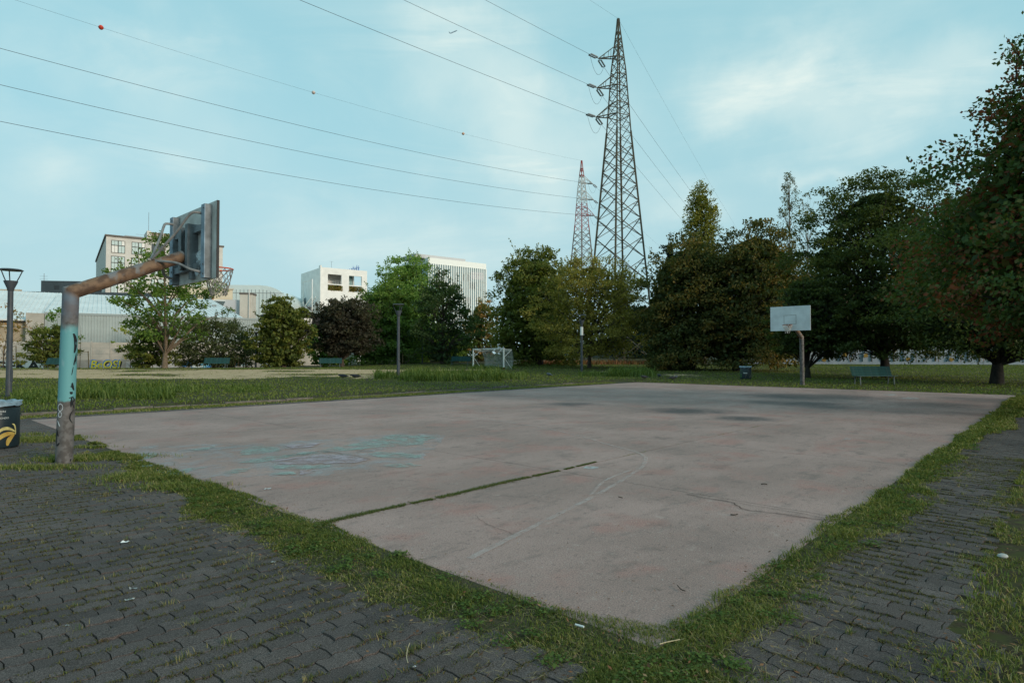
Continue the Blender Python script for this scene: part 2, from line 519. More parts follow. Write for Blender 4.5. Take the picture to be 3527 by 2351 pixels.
def court_mat():
    m = bpy.data.materials.new('court_concrete'); m.use_nodes = True
    nt = m.node_tree; bs = nt.nodes['Principled BSDF']; bs.inputs['Roughness'].default_value = 0.82
    bs.inputs['Specular IOR Level'].default_value = 0.25
    tc = nt.nodes.new('ShaderNodeTexCoord')
    def noise(s, dt=5, rg=0.5, sc=None):
        n = nt.nodes.new('ShaderNodeTexNoise'); n.inputs['Scale'].default_value = s; n.inputs['Detail'].default_value = dt; n.inputs['Roughness'].default_value = rg
        if sc:
            mp = nt.nodes.new('ShaderNodeMapping'); mp.inputs['Scale'].default_value = sc
            nt.links.new(tc.outputs['Object'], mp.inputs['Vector']); nt.links.new(mp.outputs[0], n.inputs['Vector'])
        else:
            nt.links.new(tc.outputs['Object'], n.inputs['Vector'])
        return n.outputs['Fac']
    def rng(fac, a, b, c=0.0, d=1.0):
        r_ = nt.nodes.new('ShaderNodeMapRange'); r_.interpolation_type = 'SMOOTHSTEP'
        for k, v in zip(('From Min', 'From Max', 'To Min', 'To Max'), (a, b, c, d)): r_.inputs[k].default_value = v
        nt.links.new(fac, r_.inputs['Value']); return r_.outputs[0]
    def mix(f, A, B, mode='MIX'):
        x = nt.nodes.new('ShaderNodeMix'); x.data_type = 'RGBA'; x.blend_type = mode
        for q, k in ((f, 'Factor'), (A, 'A'), (B, 'B')):
            if isinstance(q, (int, float)): x.inputs[k].default_value = q
            elif isinstance(q, tuple): x.inputs[k].default_value = (*q, 1)
            else: nt.links.new(q, x.inputs[k])
        return x.outputs['Result']
    c = mix(rng(noise(0.45, 6), 0.35, 0.65), (0.345, 0.225, 0.195), (0.47, 0.305, 0.268))
    c = mix(rng(noise(1.1, 8, 0.62), 0.50, 0.66, 0, 0.7), c, (0.44, 0.215, 0.18))      # rests of the old red paint
    c = mix(rng(noise(2.6, 8, 0.68, (0.6, 1.5, 1)), 0.50, 0.70, 0, 0.50), c, (0.155, 0.120, 0.105))   # brushed dirt
    c = mix(rng(noise(95, 3), 0.35, 0.7, 0, 0.65), c, (0.125, 0.095, 0.084))                  # aggregate
    c = mix(rng(noise(60, 2), 0.66, 0.74, 0, 0.55), c, (0.50, 0.47, 0.44))
    at = nt.nodes.new('ShaderNodeAttribute'); at.attribute_name = 'rnd'
    nz = nt.nodes.new('ShaderNodeMath'); nz.operation = 'MULTIPLY_ADD'
    nt.links.new(noise(9, 7, .65), nz.inputs[0]); nz.inputs[1].default_value = 1.1; nz.inputs[2].default_value = .45
    ms = nt.nodes.new('ShaderNodeMath'); ms.operation = 'MULTIPLY'
    nt.links.new(nz.outputs[0], ms.inputs[0]); nt.links.new(at.outputs['Fac'], ms.inputs[1])
    c = mix(rng(ms.outputs[0], 0.12, 0.95, 0, 0.9), c, (0.055, 0.054, 0.056))
    c = mix(rng(noise(1.6, 9, .75), .54, .70, 0, .55), c, (.120, .090, .080))
    c = mix(rng(noise(16, 6, .7), .56, .68, 0, .5), c, (.10, .076, .066))
    c = mix(rng(noise(5, 8, .7), .58, .72, 0, .4), c, (.50, .39, .345))
    nt.links.new(c, bs.inputs['Base Color'])
    bp = nt.nodes.new('ShaderNodeBump'); bp.inputs['Strength'].default_value = 0.25; bp.inputs['Distance'].default_value = 0.004
    nt.links.new(noise(120, 4), bp.inputs['Height']); nt.links.new(bp.outputs[0], bs.inputs['Normal'])
    return m
M_COURT = court_mat()
JA = [0, 3.5, 7.15, 11.0, 15.0, 19.0, 23.1, CA]; JB = [0, 3.45, 7.05, 10.8, 14.0, CB]
for i in range(len(JA) - 1):
    for j in range(len(JB) - 1):
        g = 0.005
        gb0 = 0.011 if (j == 1 and i == 0) else g
        a0, a1, b0, b1 = JA[i] + g, JA[i + 1] - g, JB[j] + gb0, JB[j + 1] - (0.011 if (j == 0 and i == 0) else g)
        na, nb = max(2, int((a1 - a0) / 0.14)), max(2, int((b1 - b0) / 0.14))
        A, B = np.meshgrid(np.linspace(a0, a1, na), np.linspace(b0, b1, nb))
        ta, tb = random.uniform(-.0002, .0002), random.uniform(-.0002, .0002)
        top = np.stack([A, B, 0.010 + ta * (A - a0) + tb * (B - b0) + 0.002 * (fbm(A, B, 2) - .5)], -1).reshape(-1, 3)
        k = (np.arange(nb - 1)[:, None] * na + np.arange(na - 1)[None, :]).ravel()
        qd = [np.stack([k, k + 1, k + na + 1, k + na], 1)]
        ring = list(range(na)) + [r_ * na + na - 1 for r_ in range(1, nb)] + [(nb - 1) * na + c for c in range(na - 2, -1, -1)] + [r_ * na for r_ in range(nb - 2, 0, -1)]
        low = top[ring].copy(); low[:, 2] = -0.055
        k0 = len(top); n_ = len(ring)
        qd.append(np.array([[ring[(t + 1) % n_], ring[t], k0 + t, k0 + (t + 1) % n_] for t in range(n_)]))
        st = stain(A, B).ravel()
        me = np_mesh('slab', np.concatenate([top, low]), np.concatenate(qd), None, np.concatenate([st, st[ring]]))
        me.polygons.foreach_set('use_smooth', np.zeros(len(me.polygons), bool))
        np_obj('slab', me, M_COURT, court)

fill = MB()
for q in JA[1:-1]: fill.box(q - .012, q + .012, .01, CB - .01, -.05, .0080)
for q in JB[1:-1]: fill.box(.01, CA - .01, q - .012, q + .012, -.05, .0085)
fill.build('joint_filler', mat('joint_dirt', (.060, .042, .028), 1.0, .5, 6), court)['kind'] = 'stuff'

def flat_mat(name, col, opac=0.8, scale=3.0, lo=0.35, hi=0.6, rough=0.85):
    """worn paint: flakes away where the noise is low"""
    if name in MATS: return MATS[name]
    m = bpy.data.materials.new(name); m.use_nodes = True
    nt = m.node_tree; bs = nt.nodes['Principled BSDF']
    bs.inputs['Base Color'].default_value = (*col, 1); bs.inputs['Roughness'].default_value = rough
    tc = nt.nodes.new('ShaderNodeTexCoord'); nz = nt.nodes.new('ShaderNodeTexNoise')
    nz.inputs['Scale'].default_value = scale; nz.inputs['Detail'].default_value = 8; nz.inputs['Roughness'].default_value = 0.65
    nt.links.new(tc.outputs['Object'], nz.inputs['Vector'])
    mr = nt.nodes.new('ShaderNodeMapRange'); mr.inputs['From Min'].default_value = lo; mr.inputs['From Max'].default_value = hi
    mr.inputs['To Max'].default_value = opac
    nt.links.new(nz.outputs['Fac'], mr.inputs['Value']); nt.links.new(mr.outputs[0], bs.inputs['Alpha'])
    MATS[name] = m; return m
M_TEAL = flat_mat('teal_floor_paint', (0.31, 0.38, 0.345), 0.78, 4.5, 0.37, 0.62)
M_LILAC = flat_mat('lilac_floor_paint', (0.44, 0.36, 0.40), 0.8, 4.5, 0.35, 0.62)
M_LINE = flat_mat('worn_line_paint', (0.56, 0.47, 0.44), 0.5, 7.0, 0.36, 0.66)
M_CRACK = mat('crack', (0.035, 0.026, 0.02), 1.0)

def rough_poly(pts, step=0.05, amp=0.018):
    out = []
    for i, p in enumerate(pts):
        q = pts[(i + 1) % len(pts)]; L = math.dist(p, q); n = max(1, int(L / step))
        for t in range(n):
            f = t / n; out.append((p[0] + (q[0] - p[0]) * f + random.gauss(0, amp), p[1] + (q[1] - p[1]) * f + random.gauss(0, amp)))
    return out
def vz5(x, y):
    return (300 + x * .595) / 1.5, (1300 + y * .595) / 1.5
PATCH = [('t', [(150, 470), (280, 450), (410, 440), (400, 465), (300, 480), (180, 480)]),
         ('t', [(400, 575), (450, 550), (560, 535), (690, 522), (640, 540), (560, 560), (470, 578)]),
         ('t', [(880, 440), (930, 410), (1010, 400), (1120, 410), (1120, 430), (1010, 445), (900, 455)]),
         ('t', [(870, 500), (1000, 470), (1180, 450), (1380, 420), (1480, 400), (1640, 370), (1780, 335), (2050, 345), (1960, 370), (1940, 395), (1700, 410), (1500, 430), (1300, 445), (1150, 470), (1000, 500)]),
         ('t', [(1620, 445), (1700, 435), (1850, 445), (1940, 455), (1930, 470), (1800, 470), (1680, 465)]),
         ('t', [(1060, 520), (1150, 512), (1280, 515), (1420, 509), (1400, 525), (1300, 540), (1200, 538), (1090, 535)]),
         ('t', [(785, 555), (870, 535), (960, 530), (930, 550), (860, 563), (800, 565)]),
         ('t', [(1700, 515), (1780, 505), (1880, 505), (1940, 515), (1880, 530), (1780, 527)]),
         ('t', [(1050, 565), (1200, 550), (1215, 570), (1100, 572)]),
         ('l', [(1060, 490), (1200, 470), (1400, 450), (1560, 465), (1640, 480), (1560, 500), (1400, 504), (1250, 510), (1100, 508)]),
         ('l', [(1230, 545), (1330, 542), (1300, 560), (1240, 568)]), ('l', [(1150, 400), (1350, 385), (1300, 410), (1180, 420)]),
         ('t', [(590, 425), (690, 408), (740, 405), (700, 425), (620, 432)]), ('t', [(290, 525), (350, 508), (395, 506), (350, 528)])]
for i, (k, poly) in enumerate(PATCH):
    pts = [tuple(float(q) for q in toAB(*G(*vz5(*p)))) for p in poly]
    pts = rough_poly(pts)
    mb = MB(); mb.add([(a, b, 0.0145 + 0.0008 * i) for a, b in pts], [tuple(range(len(pts)))])
    o = mb.build('paint_patch', M_TEAL if k == 't' else M_LILAC, court)
def ribbon(name, pts, w, z, m, parent, taper=False, jit=0.0):
    """thin flat strip along points in court coordinates"""
    mb = MB(); P_ = []
    for i in range(len(pts) - 1):
        n = max(1, int(math.dist(pts[i], pts[i + 1]) / 0.12))
        for t in range(n):
            f = t / n; P_.append((pts[i][0] + (pts[i + 1][0] - pts[i][0]) * f + random.gauss(0, jit), pts[i][1] + (pts[i + 1][1] - pts[i][1]) * f + random.gauss(0, jit)))
    P_.append(pts[-1]); vs = []; fs = []
    for i, p in enumerate(P_):
        q0, q1 = P_[max(0, i - 1)], P_[min(len(P_) - 1, i + 1)]
        d = math.dist(q0, q1) or 1; nx_, ny_ = -(q1[1] - q0[1]) / d, (q1[0] - q0[0]) / d
        ww = w * (random.uniform(.5, 1.2) if taper else 1) / 2
        vs += [(p[0] + nx_ * ww, p[1] + ny_ * ww, z), (p[0] - nx_ * ww, p[1] - ny_ * ww, z)]
        if i: fs.append((2 * i - 2, 2 * i - 1, 2 * i + 1, 2 * i))
    return mb.add(vs, fs).build(name, m, parent)
def smooth_pts(pts, n=8):
    out = []
    for i in range(len(pts) - 1):
        p0, p1, p2, p3 = pts[max(0, i - 1)], pts[i], pts[i + 1], pts[min(len(pts) - 1, i + 2)]
        for t in range(n):
            f = t / n
            out.append(tuple(0.5 * ((2 * b) + (-a + c) * f + (2 * a - 5 * b + 4 * c - d) * f * f + (-a + 3 * b - 3 * c + d) * f ** 3) for a, b, c, d in zip(p0, p1, p2, p3)))
    out.append(pts[-1]); return out
arc = [(7.4, 9.6), (7.35, 8.2), (7.0, 6.6), (6.45, 5.2), (5.95, 4.3), (5.45, 3.35), (4.7, 2.85), (3.7, 2.52), (2.45, 2.2), (1.1, 1.92), (0.3, 1.75)]
ribbon('court_line', smooth_pts(arc), 0.06, 0.0165, M_LINE, court)
ribbon('court_line', smooth_pts([(4.2, 2.75), (3.4, 2.62), (2.6, 2.28)]), 0.04, 0.0175, M_LINE, court)
ribbon('court_line', [(0.6, 6.6), (5.9, 6.9)], 0.05, 0.0175, flat_mat('faint_line', (0.44, 0.42, 0.40), 0.22, 4), court)
def C(px, py): return tuple(float(q) for q in toAB(*G(px, py)))
def z6(x, y): return C((1700 + x / 1.81) / 1.5, (1250 + y / 1.81) / 1.5)
wash = [(300, 400), (700, 390), (1100, 380), (1500, 350), (1800, 325), (2080, 335), (2000, 420), (1960, 480), (1700, 540), (1300, 575), (900, 575), (500, 590), (380, 560), (200, 490)]
pts = rough_poly([C(*vz5(*p)) for p in wash], .1, .05)
MB().add([(a, b, .0135) for a, b in pts], [tuple(range(len(pts)))]).build('paint_patch', flat_mat('pale_wash', (.44, .44, .45), .6, 2.2, .42, .70), court)
ribbon('crack', smooth_pts([z6(1200, 822), z6(1330, 850), z6(1480, 875), z6(1560, 920), z6(1700, 937), z6(1900, 965), z6(2110, 998)], 5), 0.012, 0.016, M_CRACK, court, True, .006)
ribbon('crack', smooth_pts([z6(1480, 875), z6(1640, 900), z6(1850, 935), z6(2060, 975)], 5), 0.007, 0.0175, M_CRACK, court, True, .006)
ribbon('crack', smooth_pts([C(1090, 1185), C(1115, 1205), C(1140, 1215), C(1175, 1228)], 5), 0.004, 0.0165, M_CRACK, court, True, .004)
ribbon('crack', smooth_pts([C(*vz5(1160, 460)), C(*vz5(1260, 450)), C(*vz5(1370, 436)), C(*vz5(1480, 452)), C(*vz5(1640, 482))], 5), 0.02, 0.0285, M_CRACK, court, True, .012)
ribbon('crack', smooth_pts([C(*vz5(1560, 440)), C(*vz5(1610, 432)), C(*vz5(1660, 436))], 5), 0.02, 0.029, M_CRACK, court, True, .012)
mb = MB(); pc = C(1358, 1076)
mb.add([(pc[0] + .11 * random.uniform(.7, 1.1) * math.cos(t), pc[1] + .11 * random.uniform(.7, 1.1) * math.sin(t), .0165) for t in np.linspace(0, 2 * math.pi, 20)[:-1]], [tuple(range(19))])
mb.build('paint_patch', flat_mat('pale_splash', (0.5, 0.58, 0.6), .8, 8), court)
for px, py, s in ((2043, 907, .5), (2090, 915, .6), (1945, 1010, .15), (2190, 1035, .12)):
    mb = MB(); pc = C(px, py)
    mb.add([(pc[0] + s * random.uniform(.5, 1.1) * math.cos(t), pc[1] + s * .5 * random.uniform(.5, 1.1) * math.sin(t), .0165) for t in np.linspace(0, 2 * math.pi, 20)[:-1]], [tuple(range(19))])
    mb.build('paint_patch', flat_mat('white_scuff', (0.55, 0.56, 0.55), .6, 6), court)

# ------------------------------------------------------------------ interlocking pavers
def paver_mat():
    m = bpy.data.materials.new('paver_concrete'); m.use_nodes = True
    nt = m.node_tree; bs = nt.nodes['Principled BSDF']; bs.inputs['Roughness'].default_value = 0.9; bs.inputs['Specular IOR Level'].default_value = 0.2
    ge = nt.nodes.new('ShaderNodeNewGeometry')
    def noise(s, dt):
        n = nt.nodes.new('ShaderNodeTexNoise'); n.inputs['Scale'].default_value = s; n.inputs['Detail'].default_value = dt
        nt.links.new(ge.outputs['Position'], n.inputs['Vector']); return n.outputs['Fac']
    def ramp(f, stops):
        r_ = nt.nodes.new('ShaderNodeValToRGB')
        for e, (p, c) in zip(r_.color_ramp.elements, stops): e.position = p; e.color = (*c, 1)
        nt.links.new(f, r_.inputs['Fac']); return r_.outputs['Color']
    c1 = ramp(noise(170, 3), [(0.36, (0.042, 0.034, 0.031)), (0.66, (0.145, 0.116, 0.107))])
    sp = ramp(noise(260, 1), [(0.68, (0, 0, 0)), (0.74, (0.30, 0.30, 0.30))])
    ad = nt.nodes.new('ShaderNodeMix'); ad.data_type = 'RGBA'; ad.blend_type = 'ADD'; ad.inputs['Factor'].default_value = .6
    nt.links.new(c1, ad.inputs['A']); nt.links.new(sp, ad.inputs['B'])
    c2 = ramp(noise(1.2, 5), [(0.3, (0.75, 0.76, 0.78)), (0.7, (1.2, 1.18, 1.15))])
    oi = nt.nodes.new('ShaderNodeObjectInfo')
    c3 = ramp(oi.outputs['Random'], [(0.0, (0.80, 0.80, 0.80)), (1.0, (1.18, 1.18, 1.18))])
    cur = ad.outputs['Result']
    for c in (c2, c3):
        x = nt.nodes.new('ShaderNodeMix'); x.data_type = 'RGBA'; x.blend_type = 'MULTIPLY'; x.inputs['Factor'].default_value = 1
        nt.links.new(cur, x.inputs['A']); nt.links.new(c, x.inputs['B']); cur = x.outputs['Result']
    nt.links.new(cur, bs.inputs['Base Color'])
    bp = nt.nodes.new('ShaderNodeBump'); bp.inputs['Strength'].default_value = 0.5; bp.inputs['Distance'].default_value = 0.006
    nt.links.new(noise(140, 4), bp.inputs['Height']); nt.links.new(bp.outputs[0], bs.inputs['Normal'])
    return m
M_PAVER = paver_mat()
M_BED = mat('joint_soil', (0.060, 0.050, 0.032), 1.0, 0.5, 5, col2=(0.035, 0.034, 0.020))
PL, PW = 0.196, 0.132
def paver_outline():
    g = 0.0035; z = 0.011
    xs = [0, PL / 8, 3 * PL / 8, 5 * PL / 8, 7 * PL / 8, PL]; off = [0, z, -z, z, -z, 0]
    lo = [(min(max(x, g), PL - g), o + g) for x, o in zip(xs, off)]
    hi = [(min(max(x, g), PL - g), PW + o - g) for x, o in zip(xs, off)]
    return [(x - PL / 2, y - PW / 2) for x, y in lo + [(PL - g + .008, PW / 2)] + hi[::-1] + [(g + .008, PW / 2)]]
PO = paver_outline()
paver_me = MB().prism(PO, -0.05, 0.0).mesh('paver'); paver_me.materials.append(M_PAVER)
def pave(name, label, regions, turn, keep, limit=300):
    """rows of pavers; turn = rows along the court's width"""
    root = bpy.data.objects.new(name, None); root.location = (CO[0], CO[1], 0); root.rotation_euler = (0, 0, TH)
    COL.objects.link(root); root['kind'] = 'structure'; root['label'] = label
    spots = []
    for (a0, a1, b0, b1) in regions:
        if turn: lo1, hi1, lo2, hi2 = b0, b1, a0, a1
        else: lo1, hi1, lo2, hi2 = a0, a1, b0, b1
        rows = np.arange(lo2, hi2, PW)
        for ri, r0 in enumerate(rows):
            for c0 in np.arange(lo1 - (PL / 2 if ri % 2 else 0), hi1, PL):
                a, b = (r0 + PW / 2, c0 + PL / 2) if turn else (c0 + PL / 2, r0 + PW / 2)
                if keep(a, b): spots.append((a, b))
    def key(s):
        x, y = AB(*s); px = 1176 + 1400 * x / y if y > 0.3 else 9e9
        py = 815 + 1400 * CAM_H / y if y > .3 else 9e9
        vis = -60 < px < 2412 and py < 1640
        return (0 if vis else 1, math.hypot(x, y))
    spots.sort(key=key)
    far = MB()
    for i, (a, b) in enumerate(spots):
        z = random.gauss(0.0, 0.0028); tx, ty, tz = random.gauss(0, .012), random.gauss(0, .012), random.gauss(0, .008) + (math.pi / 2 if turn else 0)
        if i < limit:
            inst('paver', paver_me, root, (a, b, z), (tx, ty, tz))
        else:
            ca, sa = math.cos(tz), math.sin(tz)
            far.prism([(a + x * ca - y * sa, b + x * sa + y * ca) for x, y in PO], -0.05 + z, z)
    if far.f:
        o = far.build('pavers', M_PAVER, root); o['kind'] = 'stuff'
    return root
def edge_l(b):   # inner edge of the paving beside the near end of the court (court coordinates)
    return -0.62 - 0.16 * (fbm(b * 0.9, 3.0, 3) - .5) * 2 - 0.15 * smooth(0.5, 2.0, b) + 0.35 * smooth(4.5, 7.5, b)
pave('paving', 'dark grey interlocking concrete pavers with mossy joints', [(-5.2, -0.08, -1.3, 17.0)], False,
     lambda a, b: a < edge_l(b) + 0.18 or b > 8.5)
pave('path', 'narrow path of grey interlocking pavers overgrown with grass', [(0.0, 17.0, -1.25, -0.20)], True,
     lambda a, b: (b > -1.12 + .2 * (fbm(a * .8, 7., 2) - .5) or a < 2.5))
pave('paved_strip', 'weedy strip of grey pavers between the court and the kerb', [(-1.0, 21.0, CB + 0.04, CB + 0.75)], False,
     lambda a, b: fbm(a * .5, b, 2) > .33, limit=40)
mb = MB(); mb.add([(-9, -1.35, -.010), (CA, -1.35, -.010), (CA, 17.95, -.010), (-9, 17.95, -.010)], [(0, 1, 2, 3)])
o = mb.build('paving_bed', M_BED); o.location = (CO[0], CO[1], 0); o.rotation_euler = (0, 0, TH); o['kind'] = 'structure'

# ------------------------------------------------------------------ kerb of stones
kerb = bpy.data.objects.new('kerb', None); kerb.location = (CO[0], CO[1], 0); kerb.rotation_euler = (0, 0, TH)
COL.objects.link(kerb); kerb['kind'] = 'structure'; kerb['label'] = 'low weathered concrete kerb between paving and lawn'
M_KERB = mat('kerb_concrete', (0.15, 0.13, 0.11), 0.9, 0.4, 6, bump=.4)
kme = MB().box(-.49, .49, -.05, .05, -.14, .0).mesh('kerb_stone'); kme.materials.append(M_KERB)
a = -3.0
while a < 24.0:
    inst('kerb_stone', kme, kerb, (a + .5, 17.92 + random.gauss(0, .012), .058 + random.gauss(0, .02)), (0, random.gauss(0, .008), random.gauss(0, .012)))
    a += 1.0

# ------------------------------------------------------------------ grass
M_GRASS = leaf_mat('grass_blade', [(0.042, 0.062, 0.011), (0.060, 0.080, 0.014), (0.084, 0.100, 0.020), (0.115, 0.118, 0.032), (0.20, 0.160, 0.080)], .3)
M_VERGE = leaf_mat('verge_blade', [(0.036, 0.050, 0.009), (0.056, 0.071, 0.013), (0.084, 0.095, 0.018), (0.135, 0.122, 0.032), (0.24, 0.185, 0.092)], .3)
M_GRASSDRY = leaf_mat('grass_dry', [(0.035, 0.052, 0.012), (0.06, 0.072, 0.02), (0.12, 0.10, 0.045), (0.22, 0.17, 0.09)], .3)
M_MOSS = leaf_mat('joint_moss', [(0.038, 0.030, 0.011), (0.052, 0.050, 0.015), (0.075, 0.052, 0.022), (0.060, 0.070, 0.018)], .2)
M_GRASSTALL = leaf_mat('grass_tall', [(0.030, 0.048, 0.010), (0.050, 0.072, 0.015), (0.075, 0.098, 0.022), (0.105, 0.118, 0.032)], .35)
def world_pts(a, b, z=0.0):
    q = CO[None, :] + np.outer(a, CU) + np.outer(b, CV)
    return np.concatenate([q, np.broadcast_to(z, len(a))[:, None]], 1)
def skew(n, p=2.2):
    return np.clip(RNG.random(n) ** p, 0.0, 1)
vs_m = mat('verge_soil', (.085, .066, .036), 1.0, .5, 26, col2=(.036, .040, .014), bump=.8, bscale=60, detail=8)
def soil_strip(pts_in, pts_out):
    vs = []; fs = []
    for i, (p, q) in enumerate(zip(pts_in, pts_out)):
        for f, z in ((0, .0085), (.55, .004), (1, -.011)):
            vs.append((p[0] + (q[0] - p[0]) * f, p[1] + (q[1] - p[1]) * f, z))
        if i:
            k = 3 * i
            fs += [(k - 3, k - 2, k + 1, k), (k - 2, k - 1, k + 2, k + 1)]
    o = MB().add(vs, fs).build('verge_soil', vs_m); o.location = (CO[0], CO[1], 0); o.rotation_euler = (0, 0, TH); o['kind'] = 'structure'
bs_ = np.arange(0, 10.2, .1)
soil_strip([(.0, b) for b in bs_], [(float(edge_l(b)) + .12, b - (.45 if b < .05 else 0)) for b in bs_])
as_ = np.arange(-.62, 27, .15)
soil_strip([(a, -.001) for a in as_], [(a, -.38) for a in as_])
# strip at the near end of the court
n = 265000
b = RNG.uniform(-1.0, 13.0, n); a = RNG.uniform(-1.3, 0.30, n)
inner = 0.05 + 0.10 * (fbm(b * 1.6, 1.0, 3) - .5) * 2 + 0.22 * np.exp(-((b - 0.0) / 0.4) ** 2) + 0.10 * np.exp(-((b - 3.45) / .25) ** 2)
outer = edge_l(b) + .10 + .34 * (fbm(a * 2.4 + 5, b * 2.4, 4) - .5)
k = (a < inner) & (a > outer) & (RNG.random(n) < np.clip((fbm(a * 3.1, b * 3.1, 4) - .26) * 3.4, .22, 1) * np.clip((a - outer) / .16 + .25, 0, 1))
k &= ~((b > 9.6) & (a > -.3)) | (fbm(a * 1.5, b * 1.5 + 9, 2) > .52)
k &= RNG.random(n) < np.clip(1.6 - b / 9, .35, 1)
a, b = a[k], b[k]
edge = np.clip((a - outer[k]) / .18, 0, 1)
rn = np.clip(RNG.random(len(a)) ** 1.3 * 0.85 + (1 - edge) * 0.42 * RNG.random(len(a)) + .75 * (fbm(a * 2.3, b * 2.3, 4) - .5), 0, 1)
hh = 0.016 + 0.060 * np.clip(fbm(a * 3.0 + 2, b * 3.0, 3) - .25, 0, 1) ** 1.3 * edge + .02 * b / 10
blades('grass_verge', world_pts(a, b, np.where((a > -.3) & (b > -.3), .004, -.008)), hh, 0.0045 + b * .0008, M_VERGE, lean=1.9, rnd=rn)
# strip along the right side of the court
n = 235000
a = skew(n, 1.9) * 27.5 - 0.9; b = RNG.uniform(-1.3, 0.55, n)
ow = -0.46 - 0.34 * (fbm(a * 1.1, 11.0, 4) - .5) * 2 - .25 * smooth(9, 18, a)
iw = 0.02 + 0.16 * (fbm(a * 0.9, 21.0, 3) - .45) * 2 + 0.20 * np.exp(-(a / .6) ** 2)
k = (b < iw) & (b > ow + .12 * (fbm(a * 3, b * 3, 2) - .5)) & (RNG.random(n) < np.clip((fbm(a * 2.6, b * 2.6 + 4, 4) - .26) * 3.4, .22, 1) * np.clip((b - ow) / .16 + .25, 0, 1))
a, b, ow = a[k], b[k], ow[k]
edge = np.clip((b - ow) / .15, 0, 1)
rn = np.clip(RNG.random(len(a)) ** 1.3 * .85 + (1 - edge) * .35 * RNG.random(len(a)) + .75 * (fbm(a * 1.9, b * 1.9 + 6, 4) - .5), 0, 1)
blades('grass_verge', world_pts(a, b, np.where(b > -.25, .004, -.008)), 0.016 + .075 * np.clip(fbm(a * 2.4, b * 2.8, 3) - .25, 0, 1) ** 1.2 + .0026 * a, 0.0045 + .0013 * a, M_VERGE, lean=1.8, rnd=rn)
n = 5200
t_ = RNG.random(n) < .5
b = np.where(t_, RNG.uniform(-.6, 8, n), -RNG.random(n) * .62); a = np.where(t_, -RNG.random(n) * .8, skew(n, 1.5) * 14 - .5)
c_ = world_pts(a, b, .012); c_[:, 2] += RNG.uniform(0, .014, n)
dd = RNG.normal(size=(n, 3)); dd[:, 2] *= .12; dd /= np.linalg.norm(dd, axis=1, keepdims=True)
ss = np.cross(dd, np.array([0, 0, 1.0])); L = RNG.uniform(.012, .045, n)[:, None]; W_ = RNG.uniform(.0012, .0028, n)[:, None]
V = np.stack([c_ - dd * L, c_ + ss * W_, c_ + dd * L, c_ - ss * W_], 1).reshape(-1, 3)
o = np_obj('dry_straw', np_mesh('dry_straw', V, np.arange(n)[:, None] * 4 + np.arange(4)[None], None, np.repeat(RNG.random(n), 4)), leaf_mat('straw_bits', [(.07, .05, .025), (.14, .105, .055), (.20, .16, .09)], .1), kind='stuff'); tag(o, 'dry straw lying in the grass verge', 'grass')
n = 9000
cl = RNG.uniform(0, 1, (150, 2)); k = RNG.integers(0, 150, n); left = k % 2 == 0
b = np.where(left, cl[k, 0] * 7.5 - .5, -cl[k, 0] * .42 + .02) + RNG.normal(0, .035, n); a = np.where(left, -cl[k, 1] * .55 + .02, cl[k, 1] ** 1.6 * 12 - .4) + RNG.normal(0, .035, n)
c_ = world_pts(a, b, .014); c_[:, 2] += RNG.uniform(0, .022, n)
dd = RNG.normal(size=(n, 3)); dd[:, 2] = dd[:, 2] * .25 + .1; dd /= np.linalg.norm(dd, axis=1, keepdims=True)
ss = np.cross(dd, np.array([0, 0, 1.0]) + RNG.normal(0, .2, (n, 3))); ss /= np.linalg.norm(ss, axis=1, keepdims=True); L = RNG.uniform(.006, .015, n)[:, None]
V = np.stack([c_ - dd * L, c_ + ss * L * .7, c_ + dd * L, c_ - ss * L * .7], 1).reshape(-1, 3)
o = np_obj('clover', np_mesh('clover', V, np.arange(n)[:, None] * 4 + np.arange(4)[None], None, np.repeat(RNG.random(n), 4)), leaf_mat('clover_leaf', [(.028, .046, .010), (.046, .070, .014), (.070, .098, .022)], .3), kind='stuff'); tag(o, 'small clover leaves among the verge grass', 'grass')
# tufts and moss in the paver joints
def joint_moss(name, regions, turn, n, keep, thr=.5, h=.024):
    P_ = []
    for (a0, a1, b0, b1) in regions:
        A = RNG.uniform(a0, a1, n); B = RNG.uniform(b0, b1, n)
        if turn: r_ = a0 + np.round((A - a0) / PW) * PW; A = r_ + RNG.normal(0, .013, n)
        else: r_ = b0 + np.round((B - b0) / PW) * PW; B = r_ + RNG.normal(0, .013, n)
        d = fbm(A * 5.5, B * 5.5, 2) * .65 + fbm(A * .9 + 3, B * .9, 2) * .45
        k = (d > thr) & keep(A, B)
        P_.append(np.stack([A[k], B[k]], 1))
    q = np.concatenate(P_)
    blades(name, world_pts(q[:, 0], q[:, 1], -.010), h, .0075, M_MOSS, lean=1.8)
joint_moss('moss', [(-4.5, -0.1, -1.3, 11.0)], False, 135000, lambda A, B: (A < edge_l(B) + .1) & (A + B * .25 > -4.2), .52)
joint_moss('moss', [(0.0, 9.0, -1.25, -.2)], True, 40000, lambda A, B: B > -1.15, .50)
tp = []
for _ in range(300):
    if random.random() < .7:
        bb = random.uniform(-1, 11); aa = edge_l(bb) - abs(random.gauss(0, .9)) - .03
        bb = round((bb + 1.3) / PW) * PW - 1.3
    else:
        aa = round(random.uniform(0, 9) / PW) * PW; bb = random.uniform(-1.15, -.4)
    m_ = random.randint(8, 40); s = random.uniform(.015, .05)
    tp.append(np.stack([RNG.normal(aa, s, m_), RNG.normal(bb, s * .6, m_)], 1))
q = np.concatenate(tp)
blades('grass_tufts', world_pts(q[:, 0], q[:, 1], -.012), .045, .0045, M_GRASSDRY, lean=1.2)
